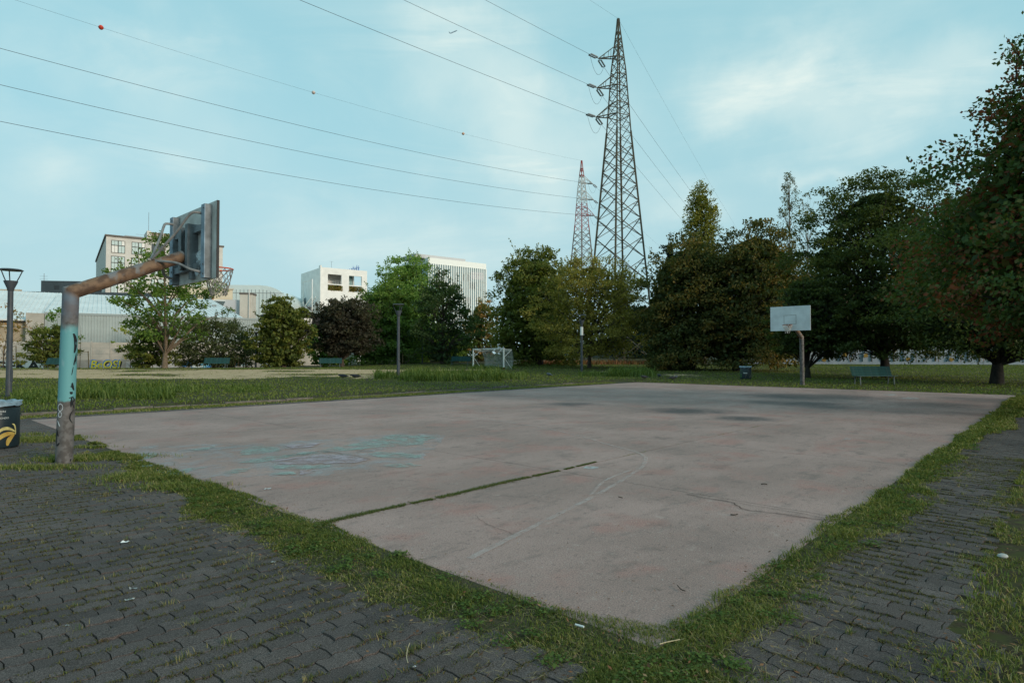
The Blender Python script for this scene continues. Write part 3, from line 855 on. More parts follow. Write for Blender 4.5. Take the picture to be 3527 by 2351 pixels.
# grass growing in the joint of the slabs
n = 9000
a = RNG.uniform(-.1, 4.4, n); b = 3.45 + .012 * np.sin(a * 3.1) + RNG.normal(0, .024, n) * (.4 + 1.4 * fbm(a * 4, 3., 3)) * np.interp(a, (0, 2.8, 3.9), (1, .8, .25))
k = fbm(a * 5, b * 1, 3) > .36
blades('joint_grass', world_pts(a[k], b[k], 0.003), .026, .006, M_GRASSDRY, lean=1.5, rnd=np.clip(RNG.random(k.sum()) * .6, 0, 1))
n = 1500
a = np.concatenate([RNG.uniform(3.6, 12, n), RNG.uniform(0, 14, n)]); b = np.concatenate([3.45 + RNG.normal(0, .012, n), 10.8 + RNG.normal(0, .02, n)])
k = (fbm(a * 3, b * 1, 2) > .56) | ((b > 9) & (a < .5))
blades('joint_grass', world_pts(a[k], b[k], 0.0), .02, .006, M_GRASS, lean=1.2)
# bunches near the post and the bin
tp = []
for px, py, sx, sy, m_, in ((95, 1010, .35, .2, 2600), (150, 1058, .22, .07, 1500), (310, 1097, .22, .16, 1500), (400, 1120, .3, .12, 900), (60, 1075, .6, .1, 1600), (230, 1050, .4, .1, 1400), (200, 1028, .25, .05, 300), (78, 998, .15, .1, 200)):
    x, y = G(px, py); tp.append(np.stack([RNG.normal(x, sx, m_), RNG.normal(y, sy, m_), np.full(m_, -.01)], 1))
blades('grass_bunch', np.concatenate(tp), .075, .009, M_GRASS, lean=1.4)
# lawn to the right of the path
n = 75000
a = skew(n, 1.7) * 30 - 3; b = -0.98 - skew(n, 2.0) * 9
k = fbm(a * .9, b * .9, 3) > .40 + .20 * np.exp(-((b + 1.2) / .35) ** 2)
q = world_pts(a[k], b[k]); q[:, 2] = gz(q[:, 0], q[:, 1]) - .005
blades('lawn_grass', q, .05 + .0022 * a[k].clip(0), .006 + .0012 * a[k].clip(0), M_GRASS, lean=1.1, rnd=np.clip(RNG.random(k.sum()) * .9 + .15 * np.exp(-((b[k] + 1.2) / .4) ** 2), 0, 1))
n = 78000
a = RNG.uniform(-1, 9, n); b = -0.95 - 2.6 * RNG.random(n) ** 1.4
k = (fbm(a * 2.3, b * 2.3, 4) > .36 + .12 * np.exp(-((b + 1.2) / .4) ** 2))
q = world_pts(a[k], b[k]); q[:, 2] = np.maximum(gz(q[:, 0], q[:, 1]), -.02) - .004
blades('lawn_grass', q, .04, .0055, M_VERGE, lean=1.7, rnd=np.clip(RNG.random(k.sum()) ** .9, 0, 1))
# weeds between strip and kerb, then lawn beyond
n = 30000
a = RNG.uniform(-4, 26, n); b = RNG.uniform(CB + .45, 17.95, n)
k = RNG.random(n) < .25 + .9 * smooth(.35, .6, fbm(a * .6, b, 3)) * smooth(CB + .4, CB + .9, b)
q = world_pts(a[k], b[k], -.02)
blades('lawn_grass', q, .075, .022, M_GRASS, lean=1.0)
n = 172000
yy = 12 + 66 * RNG.random(n) ** 1.15; xx = RNG.uniform(-.95, .98, n) * yy
a, b = toAB(xx, yy)
k = (((b > 17.98) | (a > CA + .05)) & (RNG.random(n) < 1 - .985 * np.sqrt(sand_mask(xx, yy))))
xx, yy = xx[k], yy[k]
z = gz(xx, yy) - .01
rn = np.clip(RNG.random(len(xx)) * .6 + .5 * fbm(xx * .35, yy * .35, 3) - .12 + .35 * sand_mask(xx, yy), 0, 1)
blades('lawn_grass', np.stack([xx, yy, z], 1), .055 + .04 * fbm(xx * .25, yy * .25, 3), .016 + .0011 * yy, M_GRASS, lean=1.2, rnd=rn)
# tall grass clumps along the kerb
tp = []; hs = []
for (x0, x1, y0, y1, m_, h_) in ((25, 130, 905, 930, 1400, .30), (130, 400, 898, 925, 4200, .42), (380, 620, 893, 908, 1500, .25), (860, 960, 868, 876, 1000, .50), (930, 1150, 866, 880, 4000, .62), (1100, 1210, 868, 876, 900, .45),
                             (1400, 1505, 858, 868, 1500, .6), (1330, 1420, 862, 868, 500, .4), (40, 180, 920, 936, 900, .22), (1085, 1190, 848, 852, 600, .35), (1230, 1290, 842, 848, 300, .3)):
    px = RNG.uniform(x0, x1, m_); py = RNG.uniform(y0, y1, m_)
    q = np.array([G(u, v) for u, v in zip(px, py)])
    k = fbm(q[:, 0] * 1.4, q[:, 1] * .9, 2) > .38; q = q[k]
    tp.append(np.concatenate([q, (gz(q[:, 0], q[:, 1]) - .02)[:, None]], 1)); hs.append(np.full(len(q), h_) * (.5 + .9 * fbm(q[:, 0] * .9, q[:, 1] * .9, 2)))
q = np.concatenate(tp)
blades('tall_grass', q, np.concatenate(hs), .012 + .0011 * q[:, 1], M_GRASSTALL, lean=1.15, curl=.9)
# reddish dry weeds by the pylon's foot and under the right-hand trees
n = 2500
xx = RNG.uniform(1, 21, n); yy = RNG.normal(78, 1.2, n)
blades('dry_weeds', np.stack([xx, yy, gz(xx, yy)], 1), .55, .09, leaf_mat('weed_red', [(0.09, 0.03, 0.015), (0.14, 0.06, 0.03), (0.08, 0.07, 0.02)], .2), lean=.6)

# ================================================================== BASKETBALL HOOPS
def rust_mat(name, teal):
    """weathered steel tube; rust on the arm, and a sprayed teal band on the painted post"""
    m = bpy.data.materials.new(name); m.use_nodes = True
    nt = m.node_tree; bs = nt.nodes['Principled BSDF']; bs.inputs['Roughness'].default_value = .7; bs.inputs['Metallic'].default_value = .1
    tc = nt.nodes.new('ShaderNodeTexCoord')
    def noise(s, dt=5, sc=(1, 1, 1)):
        mp = nt.nodes.new('ShaderNodeMapping'); mp.inputs['Scale'].default_value = sc
        nt.links.new(tc.outputs['Object'], mp.inputs['Vector'])
        n = nt.nodes.new('ShaderNodeTexNoise'); n.inputs['Scale'].default_value = s; n.inputs['Detail'].default_value = dt
        nt.links.new(mp.outputs[0], n.inputs['Vector']); return n.outputs['Fac']
    def rng(f, a, b, c=0., d=1.):
        r_ = nt.nodes.new('ShaderNodeMapRange'); r_.interpolation_type = 'SMOOTHSTEP'
        for k, v in zip(('From Min', 'From Max', 'To Min', 'To Max'), (a, b, c, d)): r_.inputs[k].default_value = v
        nt.links.new(f, r_.inputs['Value']); return r_.outputs[0]
    def mix(f, A, B):
        x = nt.nodes.new('ShaderNodeMix'); x.data_type = 'RGBA'
        for q, k in ((f, 'Factor'), (A, 'A'), (B, 'B')):
            if isinstance(q, (int, float)): x.inputs[k].default_value = q
            elif isinstance(q, tuple): x.inputs[k].default_value = (*q, 1)
            else: nt.links.new(q, x.inputs[k])
        return x.outputs['Result']
    def ma(op, a, b):
        x = nt.nodes.new('ShaderNodeMath'); x.operation = op
        for i, q in enumerate((a, b)):
            if isinstance(q, (int, float)): x.inputs[i].default_value = q
            else: nt.links.new(q, x.inputs[i])
        return x.outputs[0]
    sx = nt.nodes.new('ShaderNodeSeparateXYZ'); nt.links.new(tc.outputs['Object'], sx.inputs[0])
    z = sx.outputs['Z']
    c = mix(rng(noise(9, 8), .42, .58), (.075, .066, .062), (.135, .124, .122))
    zn = ma('ADD', z, ma('MULTIPLY', ma('SUBTRACT', noise(5, 4), .5), .35))
    if teal:
        # rust and old blue paint at the top and on the arm
        up = rng(zn, 1.95, 2.25)
        c = mix(up, c, mix(rng(noise(5, 5), .4, .6), (.12, .115, .13), (.13, .16, .20)))
        te = ma('MULTIPLY', rng(zn, .86, .93), rng(zn, 2.0, 1.86))
        c = mix(te, c, mix(rng(noise(6, 3, (1, 1, .4)), .55, .75, 0, .8), (.12, .32, .34), (.36, .46, .50)))
    arm = rng(ma('ADD', z, ma('MULTIPLY', sx.outputs['X'], .5)), 2.38, 2.5)
    rz = mix(rng(noise(4.5, 9, (1, 1, .7)), .51, .60), mix(rng(noise(9, 8), .38, .62), (.085, .047, .028), (.185, .110, .064)), (.165, .165, .17)) if teal else mix(rng(noise(6, 5), .4, .6), (.20, .12, .07), (.22, .20, .19))
    c = mix(arm, c, rz)
    nt.links.new(c, bs.inputs['Base Color']); return m
M_BOARDBACK = mat('board_back', (0.66, 0.63, 0.60), .8, .35, 4, col2=(.45, .42, .39))
M_BOARDFRONT = mat('board_front', (0.62, 0.66, 0.68), .6, .12, 3)
M_CHANNEL = mat('steel_channel', (0.26, 0.33, 0.40), .6, .35, 7, metal=.1)
M_CHANNELD = mat('steel_channel_dull', (0.19, 0.21, 0.225), .65, .35, 7, metal=.1)
M_TUBE = mat('steel_tube', (0.22, 0.22, 0.22), .6, .35, 9, metal=.1)
M_RIM = mat('rim_orange', (0.62, 0.085, 0.02), .45, .25, 6)
M_RIMOLD = mat('rim_faded', (0.28, 0.075, 0.04), .7, .4, 8)
M_NETW = mat('net_white', (0.50, 0.49, 0.47), .9)
M_NETG = mat('net_grey', (0.22, 0.21, 0.20), .9)
M_SPRAY = mat('black_spray', (0.012, 0.014, 0.016), .8)
M_SPRAYW = mat('white_spray', (0.5, 0.55, 0.58), .8)
M_TIE = mat('bolt_steel', (.10, .10, .10), .5, metal=.4)

def hoop(base, rotz, label, near):
    t = thing('basketball_hoop', label, 'basketball hoop', (*base, 0.0), rotz, 'the two basketball hoops')
    steel = rust_mat('hoop_steel_near' if near else 'hoop_steel_far', near)
    el = Vector((.05, 0, 2.46)); end = Vector((1.57, 0, 3.17)); foot = Vector((0, 0, -.05))
    rings = tube_rings([foot, el, end], [.108, .104, .094], 24)
    for nm, (i, j) in (('post', (0, 1)), ('arm', (1, 2))):
        mb = MB(); vs = rings[i] + rings[j]
        mb.add(vs, [(k, (k + 1) % 24, 24 + (k + 1) % 24, 24 + k) for k in range(24)] + [tuple(range(23, -1, -1)), tuple(range(24, 48))])
        p = mb.build(nm, steel, t, True)
        if nm == 'post': post = p
    bx0, bx1 = 1.72, 1.755
    bd = MB().box(bx0, bx1 - .006, -.95, .95, 2.75, 3.96).build('backboard', M_BOARDBACK, t)
    MB().box(bx1 - .005, bx1, -.949, .949, 2.751, 3.959).build('board_face', M_BOARDFRONT, bd)
    ln = mat('board_marking', (.40, .41, .41), .8, .3, 9)
    for (y0, y1, z0, z1) in ((-.30, .30, 3.50, 3.53), (-.30, .30, 3.06, 3.09), (-.30, -.27, 3.09, 3.50), (.27, .30, 3.09, 3.50)):
        MB().box(bx1 + .001, bx1 + .003, y0, y1, z0, z1).build('marking', ln, bd)
    MB().box(bx0 - .002, bx1 + .002, -.962, -.9502, 2.75, 3.96).build('edge_trim', mat('edge_dark', (.05, .045, .045), .8), bd)
    for y in (-.70, .70):          # open channels up both sides
        ch = MB().box(bx0 - .115, bx0 - .103, y - .07, y + .07, 2.76, 3.92).build('side_channel', M_CHANNEL, t)
        MB().box(bx0 - .1025, bx0 - .001, y - .07, y - .058, 2.76, 3.92).build('flange', M_CHANNELD, ch)
        MB().box(bx0 - .1025, bx0 - .001, y + .058, y + .07, 2.76, 3.92).build('flange', M_CHANNELD, ch)
        for z in (2.82, 2.97, 3.86):
            MB().tube([(bx0 - .125, y - .035, z), (bx0 - .114, y - .035, z)], .012, 8).build('bolt', M_TIE, ch)
    for y in (-.15, .15):
        ch = MB().box(bx0 - .165, bx0 - .153, y - .055, y + .055, 2.96, 3.68).build('centre_channel', M_CHANNELD, t)
        MB().box(bx0 - .1525, bx0 - .001, y - .055 + (0 if y < 0 else .098), y - .043 + (0 if y < 0 else .098), 2.96, 3.68).build('flange', M_CHANNELD, ch)
    for z in (2.985, 3.58):
        MB().box(bx0 - .085, bx0 - .002, -.625, .625, z - .05, z + .05).build('cross_channel', M_CHANNELD, t)
    MB().box(bx0 - .06, bx0 - .001, -.11, .03, 2.80, 2.955).build('rim_plate', M_CHANNELD, t)
    # struts from a collar on the arm to the corners of the frame
    f = (1.12 - .05) / (1.57 - .05); cz = 2.46 + f * .71
    MB().box(1.04, 1.20, -.02, .02, cz + .085, cz + .115).build('collar', M_TUBE, t)
    for y in (-.62, .62):
        s = 1 if y > 0 else -1
        MB().tube(smooth_pts([(1.10, .03 * s, cz + .11), (1.32, y * .58, cz + .50), (1.43, y * .86, 3.70), (1.48, y * .97, 3.775), (1.54, y, 3.79), (bx0 - .11, y, 3.79)], 4), .021, 10).build('strut', M_TUBE, t, True)
        MB().tube(smooth_pts([(1.14, .05 * s, cz + .08 if y < 0 else cz - .05), (1.34, y * .55, 3.0), (1.46, y * .9, 2.90), (1.54, y, 2.87), (bx0 - .11, y, 2.86)], 4), .021, 10).build('strut', M_TUBE, t, True)
    # rim
    rz, rc, rr = 3.02, bx1 + .15 + .225, .225
    rim = MB(); pts = [(rc + rr * math.cos(q), rr * math.sin(q), rz) for q in np.linspace(0, 2 * math.pi, 33)]
    rim.tube(pts, .011, 8, False)
    mr = M_RIM if near else M_RIMOLD
    ro = rim.build('rim', mr, t, True)
    mb = MB(); mb.box(bx1 + .003, bx1 + .012, -.075, .075, rz - .13, rz + .012); mb.box(bx1 + .0125, bx1 + .20, -.07, .07, rz + .003, rz + .010)
    mb.add([(bx1 + .012, -.072, rz + .002), (bx1 + .17, -.10, rz + .002), (bx1 + .012, -.072, rz - .11), (bx1 + .012, -.065, rz + .002), (bx1 + .17, -.093, rz + .002), (bx1 + .012, -.065, rz - .11)], [(0, 1, 2), (5, 4, 3), (0, 3, 4, 1), (1, 4, 5, 2), (2, 5, 3, 0)])
    mb.build('bracket', mr, ro)
    # net of knotted cord
    net = MB(); n_, lv = 12, 6
    depth = .46 if near else .40
    def knot(l, k):
        f = l / lv; q = 2 * math.pi * (k + .5 * (l % 2)) / n_
        r_ = rr * (1 - .48 * f ** .8) + .006
        zz = rz - depth * f
        if not near and l > 2: zz += .0; r_ *= .8 + .2 * math.sin(q * 2)
        return (rc + r_ * math.cos(q) + .012 * math.sin(3 * q + l), r_ * math.sin(q), zz + .012 * math.sin(5 * q + l))
    for l in range(lv):
        for k in range(n_):
            if not near and l > 3 and k % 3: continue
            for dk in (0, 1):
                kk = k + dk if l % 2 else k - 1 + dk
                a_, b_ = Vector(knot(l, k)), Vector(knot(l + 1, kk))
                m_ = (a_ + b_) / 2 + Vector((random.gauss(0, .006), random.gauss(0, .006), -.006))
                net.tube([a_, m_, b_], .0058 if near else .0095, 5, False)
    net.build('net', M_NETG if near else M_NETW, ro, True)
    if near:
        # sprayed tags on the post: strokes wrapped round the tube
        def stroke(pts, w, m):
            """pts: angle in degrees about the post, height"""
            pts = smooth_pts(pts, 6); vs = []; fs = []
            for i, (an, z) in enumerate(pts):
                p0, p1 = pts[max(0, i - 1)], pts[min(len(pts) - 1, i + 1)]
                dx, dz = R(p1[0] - p0[0]) * .107, p1[1] - p0[1]; L = math.hypot(dx, dz) or 1
                ww = w * (.35 + .65 * math.sin(math.pi * min(.97, max(.03, i / (len(pts) - 1))))) / 2
                for s in (1, -1):
                    aa = R(an) + s * (-dz / L) * ww / .107; zz = z + s * (dx / L) * ww
                    cx = .05 * (zz / 2.46); rad = .1095 - .004 * zz / 2.46 + .0012
                    vs.append((cx + rad * math.cos(aa), rad * math.sin(aa), zz))
                if i: fs.append((2 * i - 2, 2 * i - 1, 2 * i + 1, 2 * i))
            mb = MB(); mb.add(vs, fs); mb.build('spray_mark', m, post)
        # angle facing the camera
        q0 = math.degrees(math.atan2(-base[1], -base[0]) - rotz)
        F = lambda f: q0 + f          # positive turns to the viewer's right
        for pts, w in (([(F(28), 1.86), (F(45), 1.78), (F(50), 1.68), (F(40), 1.58)], .055), ([(F(60), 1.58), (F(44), 1.45), (F(40), 1.40)], .022), ([(F(58), 1.58), (F(60), 1.42)], .02), ([(F(44), 1.47), (F(60), 1.46)], .016),
                       ([(F(36), 1.38), (F(26), 1.26)], .012), ([(F(34), 1.15), (F(36), 1.10), (F(50), 1.04)], .035), ([(F(20), 1.10), (F(36), 1.09), (F(48), 1.10)], .02), ([(F(20), 1.02), (F(30), 1.0), (F(34), 1.02)], .035),
                       ([(F(14), .93), (F(50), .95)], .016), ([(F(33), .94), (F(30), .80)], .028), ([(F(40), .94), (F(56), .90), (F(40), .86), (F(58), .78)], .024), ([(F(52), .76), (F(30), .70), (F(26), .63), (F(46), .57)], .018),
                       ([(F(-62), .48), (F(-52), .42), (F(-46), .39)], .02), ([(F(-60), .26), (F(-46), .27), (F(-36), .30)], .025), ([(F(-62), .27), (F(-66), .50)], .014), ([(F(46), .06), (F(40), .02)], .02)):
            stroke(pts, w, M_SPRAY)
        for cz_, r_ in ((.80, .05), (.70, .035)):
            stroke([(F(-40 + 40 * r_ / .107 * math.cos(q)), cz_ + r_ * math.sin(q)) for q in np.linspace(0, 6.3, 9)], .012, M_SPRAYW)
        stroke([(F(-60), .62), (F(-36), .53)], .016, M_SPRAYW)
    return t
HL = AB(-0.80, 9.1); HR = AB(30.35, 8.75)
hoop(HL, TH, 'near basketball hoop on rusty bent pole sprayed teal, seen from behind its grey backboard', True)
hoop(HR, TH + math.pi, 'far basketball hoop with white backboard and grey pole at the court end by the trees', False)
# clear plastic bag caught behind the near backboard
def plastic():
    m = bpy.data.materials.new('clear_plastic'); m.use_nodes = True
    nt = m.node_tree; bs = nt.nodes['Principled BSDF']
    bs.inputs['Base Color'].default_value = (.62, .68, .72, 1); bs.inputs['Roughness'].default_value = .25
    bs.inputs['Alpha'].default_value = .55; return m
mb = MB(); vs = []; fs = []; nn = 12
for i in range(nn + 1):
    for j in range(nn + 1):
        u, v = i / nn, j / nn
        y = -.27 - .30 * u; z0 = 2.79 + .16 * (1 - v) * u; z = z0 + (.37 - .06 * u) * v if True else 0
        z = 2.80 + .08 * u + (.33 + .05 * u) * v
        if v < .3: y = -.30 - .27 * u * (v / .3 * .6 + .4) - .1 * (1 - v / .3) * (1 - u)
        vs.append((1.715 - .045 - .03 * random.random() - .03 * math.sin(u * 7 + v * 5), y, z)); 
        if i and j: fs.append(((i - 1) * (nn + 1) + j - 1, i * (nn + 1) + j - 1, i * (nn + 1) + j, (i - 1) * (nn + 1) + j))
mb.add(vs, fs); o = mb.build('plastic_bag', plastic(), None, True); o.location = (*HL, 0); o.rotation_euler = (0, 0, TH)
tag(o, 'crumpled clear plastic bag wedged behind the near backboard', 'plastic bag')

# ================================================================== LAMP POSTS
def lamp_proto():
    t = thing('street_lamp', 'x', 'street lamp')
    MB().lathe([(.10, -.1), (.095, .0), (.09, 1.0), (.082, 3.72)], 16).build('pole', M_DARKPOST, t, True)
    MB().box(.055, .097, -.05, .05, .55, .95).build('service_door', M_DARKPOST, t)
    MB().lathe([(.082, 3.70), (.095, 3.72), (.11, 3.80), (.20, 4.02), (.205, 4.06), (.02, 4.062)], 16).build('funnel', M_DARKPOST, t, True)
    for q in range(3):
        an = q * 2 * math.pi / 3 + .3; c, s = math.cos(an), math.sin(an)
        MB().tube([(.17 * c, .17 * s, 4.03), (.24 * c, .24 * s, 4.18), (.345 * c, .345 * s, 4.43)], .018, 6).build('arm', M_DARKPOST, t, True)
    MB().lathe([(.35, 4.425), (.36, 4.44), (.30, 4.475), (.02, 4.49)], 20).build('cap', M_DARKPOST, t, True)
    MB().lathe([(.13, 4.405), (.14, 4.424), (.12, 4.4245)], 16).build('lens', mat('lamp_lens', (.55, .57, .58), .3), t, True)
    return t
lp = lamp_proto()
GL = 'lamp posts around the lawn'
LAMPS = [(22, 21.3, 'dark grey lamp post with funnel head behind the bin at the court corner', 1.0),
         (915, 38.0, 'dark grey lamp post in tall grass between court and sandy field', 1.03),
         (1336, 45.5, 'dark grey lamp post with a white notice stuck on its pole', 1.0),
         (1246, 76, 'slim lamp post under the crown of the dark tree beside the goal', 1.0),
         (588, 68, 'slim grey lamp post beside the staked sapling left of the round chestnut tree', 1.0),
         (970, 84, 'slim lamp post beside the bare-branched dark maple behind the field', 1.0),
         (301, 92, 'small far lamp post by the concrete wall beside the lettered graffiti', .98),
         (107, 88, 'small far lamp post behind the left bench near the concrete wall', .98),
         (409, 92, 'small far dark lamp post in front of the blue graffiti', .98)]
for i, (px, Y, lab, s) in enumerate(LAMPS):
    x = (px - 1176) / 1400 * Y
    o = lp if i == 0 else copy_tree(lp)
    o.location = (x, Y, float(gz(x, Y)) - .02); o.scale = (s, s, s); o.rotation_euler = (0, 0, .7 * i)
    o['label'] = lab; o['group'] = GL
# notice on the third lamp
x = (1336 - 1176) / 1400 * 45.5
nb = MB(); nb.add([(x + .115 * math.sin(q), 45.5 - .115 * math.cos(q), 3.02 + zz) for zz in (0, .62) for q in np.linspace(-1.3, 1.3, 7)], [(i, i + 1, i + 8, i + 7) for i in range(6)])
tag(nb.build('paper_notice', mat('paper', (.72, .72, .70), .9), None), 'white paper notice wrapped round a lamp post', 'notice')

# ================================================================== BENCHES
def bench_proto():
    t = thing('park_bench', 'x', 'bench')
    sl = MB().box(-1.1, 1.1, -.03, .03, -.0125, .0125).mesh('slat'); sl.materials.append(M_WOODGREEN)
    for k in range(6):
        inst('seat_slat', sl, t, (0, -.02 - .075 * k, .43 + .004 * k))
    for k in range(6):
        inst('back_slat', sl, t, (0, .05 + .036 * k, .49 + .080 * k), (R(-66), 0, 0), (1, 1.2, 1))
    ml = mat('bench_iron', (.10, .12, .12), .6, .2, 5)
    for x in (-.92, 0, .92):
        if x: 
            lg = MB(); lg.bar((x, -.40, -.05), (x, -.36, .415), .045, .045); lg.build('leg', ml, t)
            lg = MB(); lg.bar((x, .10, -.05), (x, .03, .415), .045, .045); lg.build('leg', ml, t)
        br = MB(); br.bar((x, -.43, .40), (x, .03, .395), .035, .03); br.bar((x, .035, .395), (x, .245, .90), .035, .03); br.build('bracket', ml, t)
    return t
bp = bench_proto()
GB = 'green slatted park benches'
# the bench faces -y in its own frame
BENCH = [(2003, 32.2, R(4), 'dark green slatted bench under the big hornbeam beside the far end of the court'),
         (134, 56, R(-3), 'green slatted bench in front of the black and white block letter graffiti'),
         (497, 60, R(3), 'green slatted bench covering part of the blue graffiti'),
         (759, 68, R(12), 'green slatted bench in front of the dark round maple'),
         (1058, 73, R(-15), 'green slatted bench just behind the left goalpost')]
for i, (px, Y, rz, lab) in enumerate(BENCH):
    x = (px - 1176) / 1400 * Y
    o = bp if i == 0 else copy_tree(bp)
    o.location = (x, Y, float(gz(x, Y)) + .01); o.rotation_euler = (0, 0, rz); o['label'] = lab; o['group'] = GB
    if i: o.scale = (1.12, 1.12, 1.12)

# ================================================================== WRITING
def text_mesh(body, size, extrude=0.0, bold=0.0, shear=0.0, align='LEFT', space=1.0):
    cu = bpy.data.curves.new('lettering', 'FONT'); cu.body = body; cu.size = size; cu.extrude = extrude; cu.offset = bold; cu.shear = shear
    cu.align_x = align; cu.space_character = space; cu.resolution_u = 3
    ob = bpy.data.objects.new('lettering', cu); COL.objects.link(ob)
    dg = bpy.context.evaluated_depsgraph_get()
    me = bpy.data.meshes.new_from_object(ob.evaluated_get(dg)); bpy.data.objects.remove(ob); bpy.data.curves.remove(cu)
    return me
def wrap_text(body, size, r, z, ang, m, parent, name='lettering', bold=0.0, align='RIGHT', width=None):
    """letters bent round a vertical drum; ang is where the text's anchor sits"""
    me = text_mesh(body, size, 0, bold, 0, align)
    for v in me.vertices:
        a_ = ang + v.co.x / r; zz = z + v.co.y
        v.co = (r * math.cos(a_), r * math.sin(a_), zz)
    me.materials.clear(); me.materials.append(m)
    return link(bpy.data.objects.new(name, me), parent)
def wrap_patch(pts, r, m, parent, name):
    """closed outline in (angle, height) bent round a drum, fanned from its middle line"""
    vs = []; fs = []
    n = len(pts) // 2
    for i in range(n):
        for p in (pts[i], pts[-1 - i]):
            vs.append((r * math.cos(p[0]), r * math.sin(p[0]), p[1]))
        if i: fs.append((2 * i - 2, 2 * i - 1, 2 * i + 1, 2 * i))
    return MB().add(vs, fs).build(name, m, parent)
def crescent(p0, p1, p2, w, r, m, parent, name):
    """banana: thick curved band from p0 over p1 to p2"""
    up, dn = [], []
    for i in range(15):
        f = i / 14; q = [(1 - f) ** 2 * a + 2 * f * (1 - f) * b + f * f * c for a, b, c in zip(p0, p1, p2)]
        d = [2 * (1 - f) * (b - a) + 2 * f * (c - b) for a, b, c in zip(p0, p1, p2)]
        d[0] *= r; L = math.hypot(*d); ww = w * math.sin(math.pi * (0.06 + .88 * f)) ** .7
        up.append((q[0] - d[1] / L * ww / r, q[1] + d[0] / L * ww)); dn.append((q[0] + d[1] / L * ww / r, q[1] - d[0] / L * ww))
    wrap_patch(up + dn[::-1], r, m, parent, name)

# ================================================================== LITTER BINS
M_BIN = mat('bin_print', (.016, .028, .034), .45, .2, 4)
M_BINBAND = mat('bin_band', (.012, .013, .014), .4)
M_BAG = mat('bin_bag', (.26, .35, .42), .4, .3, 12)
M_PRINT = mat('print_white', (.62, .62, .60), .7)
M_BANANA = mat('print_banana', (.62, .42, .10), .6, .4, 14, col2=(.50, .27, .05))
M_BANANAL = mat('print_banana_pale', (.72, .58, .22), .6, .3, 14)
def bin_thing(loc, face, label, r, h, near):
    t = thing('litter_bin', label, 'litter bin', loc, 0, 'litter bins with printed sides')
    bd = MB().lathe([(r * .97, .02), (r, .06), (r, h - .09), (r * .99, h - .085)], 40).build('body', M_BIN, t, True)
    MB().lathe([(r * .985, h - .0845), (r + .012, h - .08), (r + .012, h - .012), (r - .02, h), (r - .03, h - .02)], 40).build('rim_band', M_BINBAND, t, True)
    MB().lathe([(r * .9, -.03), (r * .9, .019)], 24).build('foot', M_BINBAND, t)
    mb = MB(); n_ = 48; vs = []; prof = [(.03, -.055), (.022, -.02), (.026, .012), (.008, .024), (-.03, .012), (-.05, -.10), (-.06, -.3)]
    for dr, dz in prof:
        for j in range(n_):
            q = 2 * math.pi * j / n_; w_ = .010 * math.sin(9 * q + dz * 40) + random.gauss(0, .005)
            vs.append(((r + dr + w_ * .6) * math.cos(q), (r + dr + w_ * .6) * math.sin(q), h + dz + w_))
    mb.add(vs, [(i * n_ + j, i * n_ + (j + 1) % n_, (i + 1) * n_ + (j + 1) % n_, (i + 1) * n_ + j) for i in range(len(prof) - 1) for j in range(n_)] + [tuple(range((len(prof) - 1) * n_, len(prof) * n_))])
    mb.build('bin_bag', M_BAG, t, True)
    rr = r + .0025
    if near:
        for s, z in (('POSSIAMO ESSERE', .605), ('IL CAMBIAMENTO', .567), ('CHE VOGLIAMO', .532), ('VEDERE NEL MONDO', .497)):
            end = {'POSSIAMO ESSERE': .42, 'IL CAMBIAMENTO': .26, 'CHE VOGLIAMO': .14, 'VEDERE NEL MONDO': .56}[s]
            wrap_text(s, .040, rr, z, face + end, M_PRINT, bd, bold=.0004)
        wrap_text('Amsa', .036, rr, .375, face + .12, M_PRINT, bd, bold=.0016)
        wrap_patch([(face - .22, .362), (face + .12, .362), (face + .12, .357), (face - .22, .357)], rr, M_PRINT, bd, 'rule')
        F = face
        crescent((F + .10, .255), (F + .30, .41), (F + .88, .27), .026, rr + .001, M_BANANAL, bd, 'banana')
        crescent((F - .02, .105), (F + .28, .29), (F + .88, .235), .035, rr + .003, M_BANANA, bd, 'banana')
        crescent((F + .50, .05), (F + .50, .17), (F + .84, .22), .036, rr + .005, M_BANANA, bd, 'banana')
        crescent((F + .70, .40), (F + .92, .40), (F + .90, .22), .014, rr + .007, M_BANANAL, bd, 'banana')
        wrap_patch([(F - .34, .28), (F - .12, .275), (F - .12, .262), (F - .34, .235)], rr, M_PRINT, bd, 'emblem')
        wrap_patch([(F - .34, .10), (F - .10, .10), (F - .10, .06), (F - .34, .06)], rr, mat('print_green', (.05, .22, .10), .7), bd, 'emblem')
    else:
        pg = mat('print_leaf', (.10, .30, .06), .7)
        wrap_patch([(face - .95 + .36 * math.sin(q), .42 + .16 * math.cos(q)) for q in np.linspace(0, 2 * math.pi, 25)[:-1]], rr, pg, bd, 'emblem')
        wrap_patch([(face - .95, .28), (face - .90, .28), (face - .80, .10), (face - .95, .10)], rr, pg, bd, 'emblem')
        wrap_text('Amsa', .10, rr, .36, face - .05, M_PRINT, bd, bold=.004, align='CENTER')
        wrap_patch([(face + .0, .10), (face + .1, .30), (face + .4, .33), (face + .9, .28), (face + .8, .10), (face + .3, .06)], rr, mat('print_beige', (.45, .34, .22), .7), bd, 'emblem')
    return t
x, y = G(-12, 1034); x, y = x * 1.03, y * 1.03; f0 = math.atan2(-y, -x)
bin_thing((x, y, 0), f0, 'dark litter bin printed with bananas and white text, blue bag over its rim', .325, .76, True)
x, y = 14.55, 38.0
bin_thing((x, y, .05), math.atan2(-y, -x), 'litter bin with green leaf print at the lawn edge behind the court', .34, .78, False)

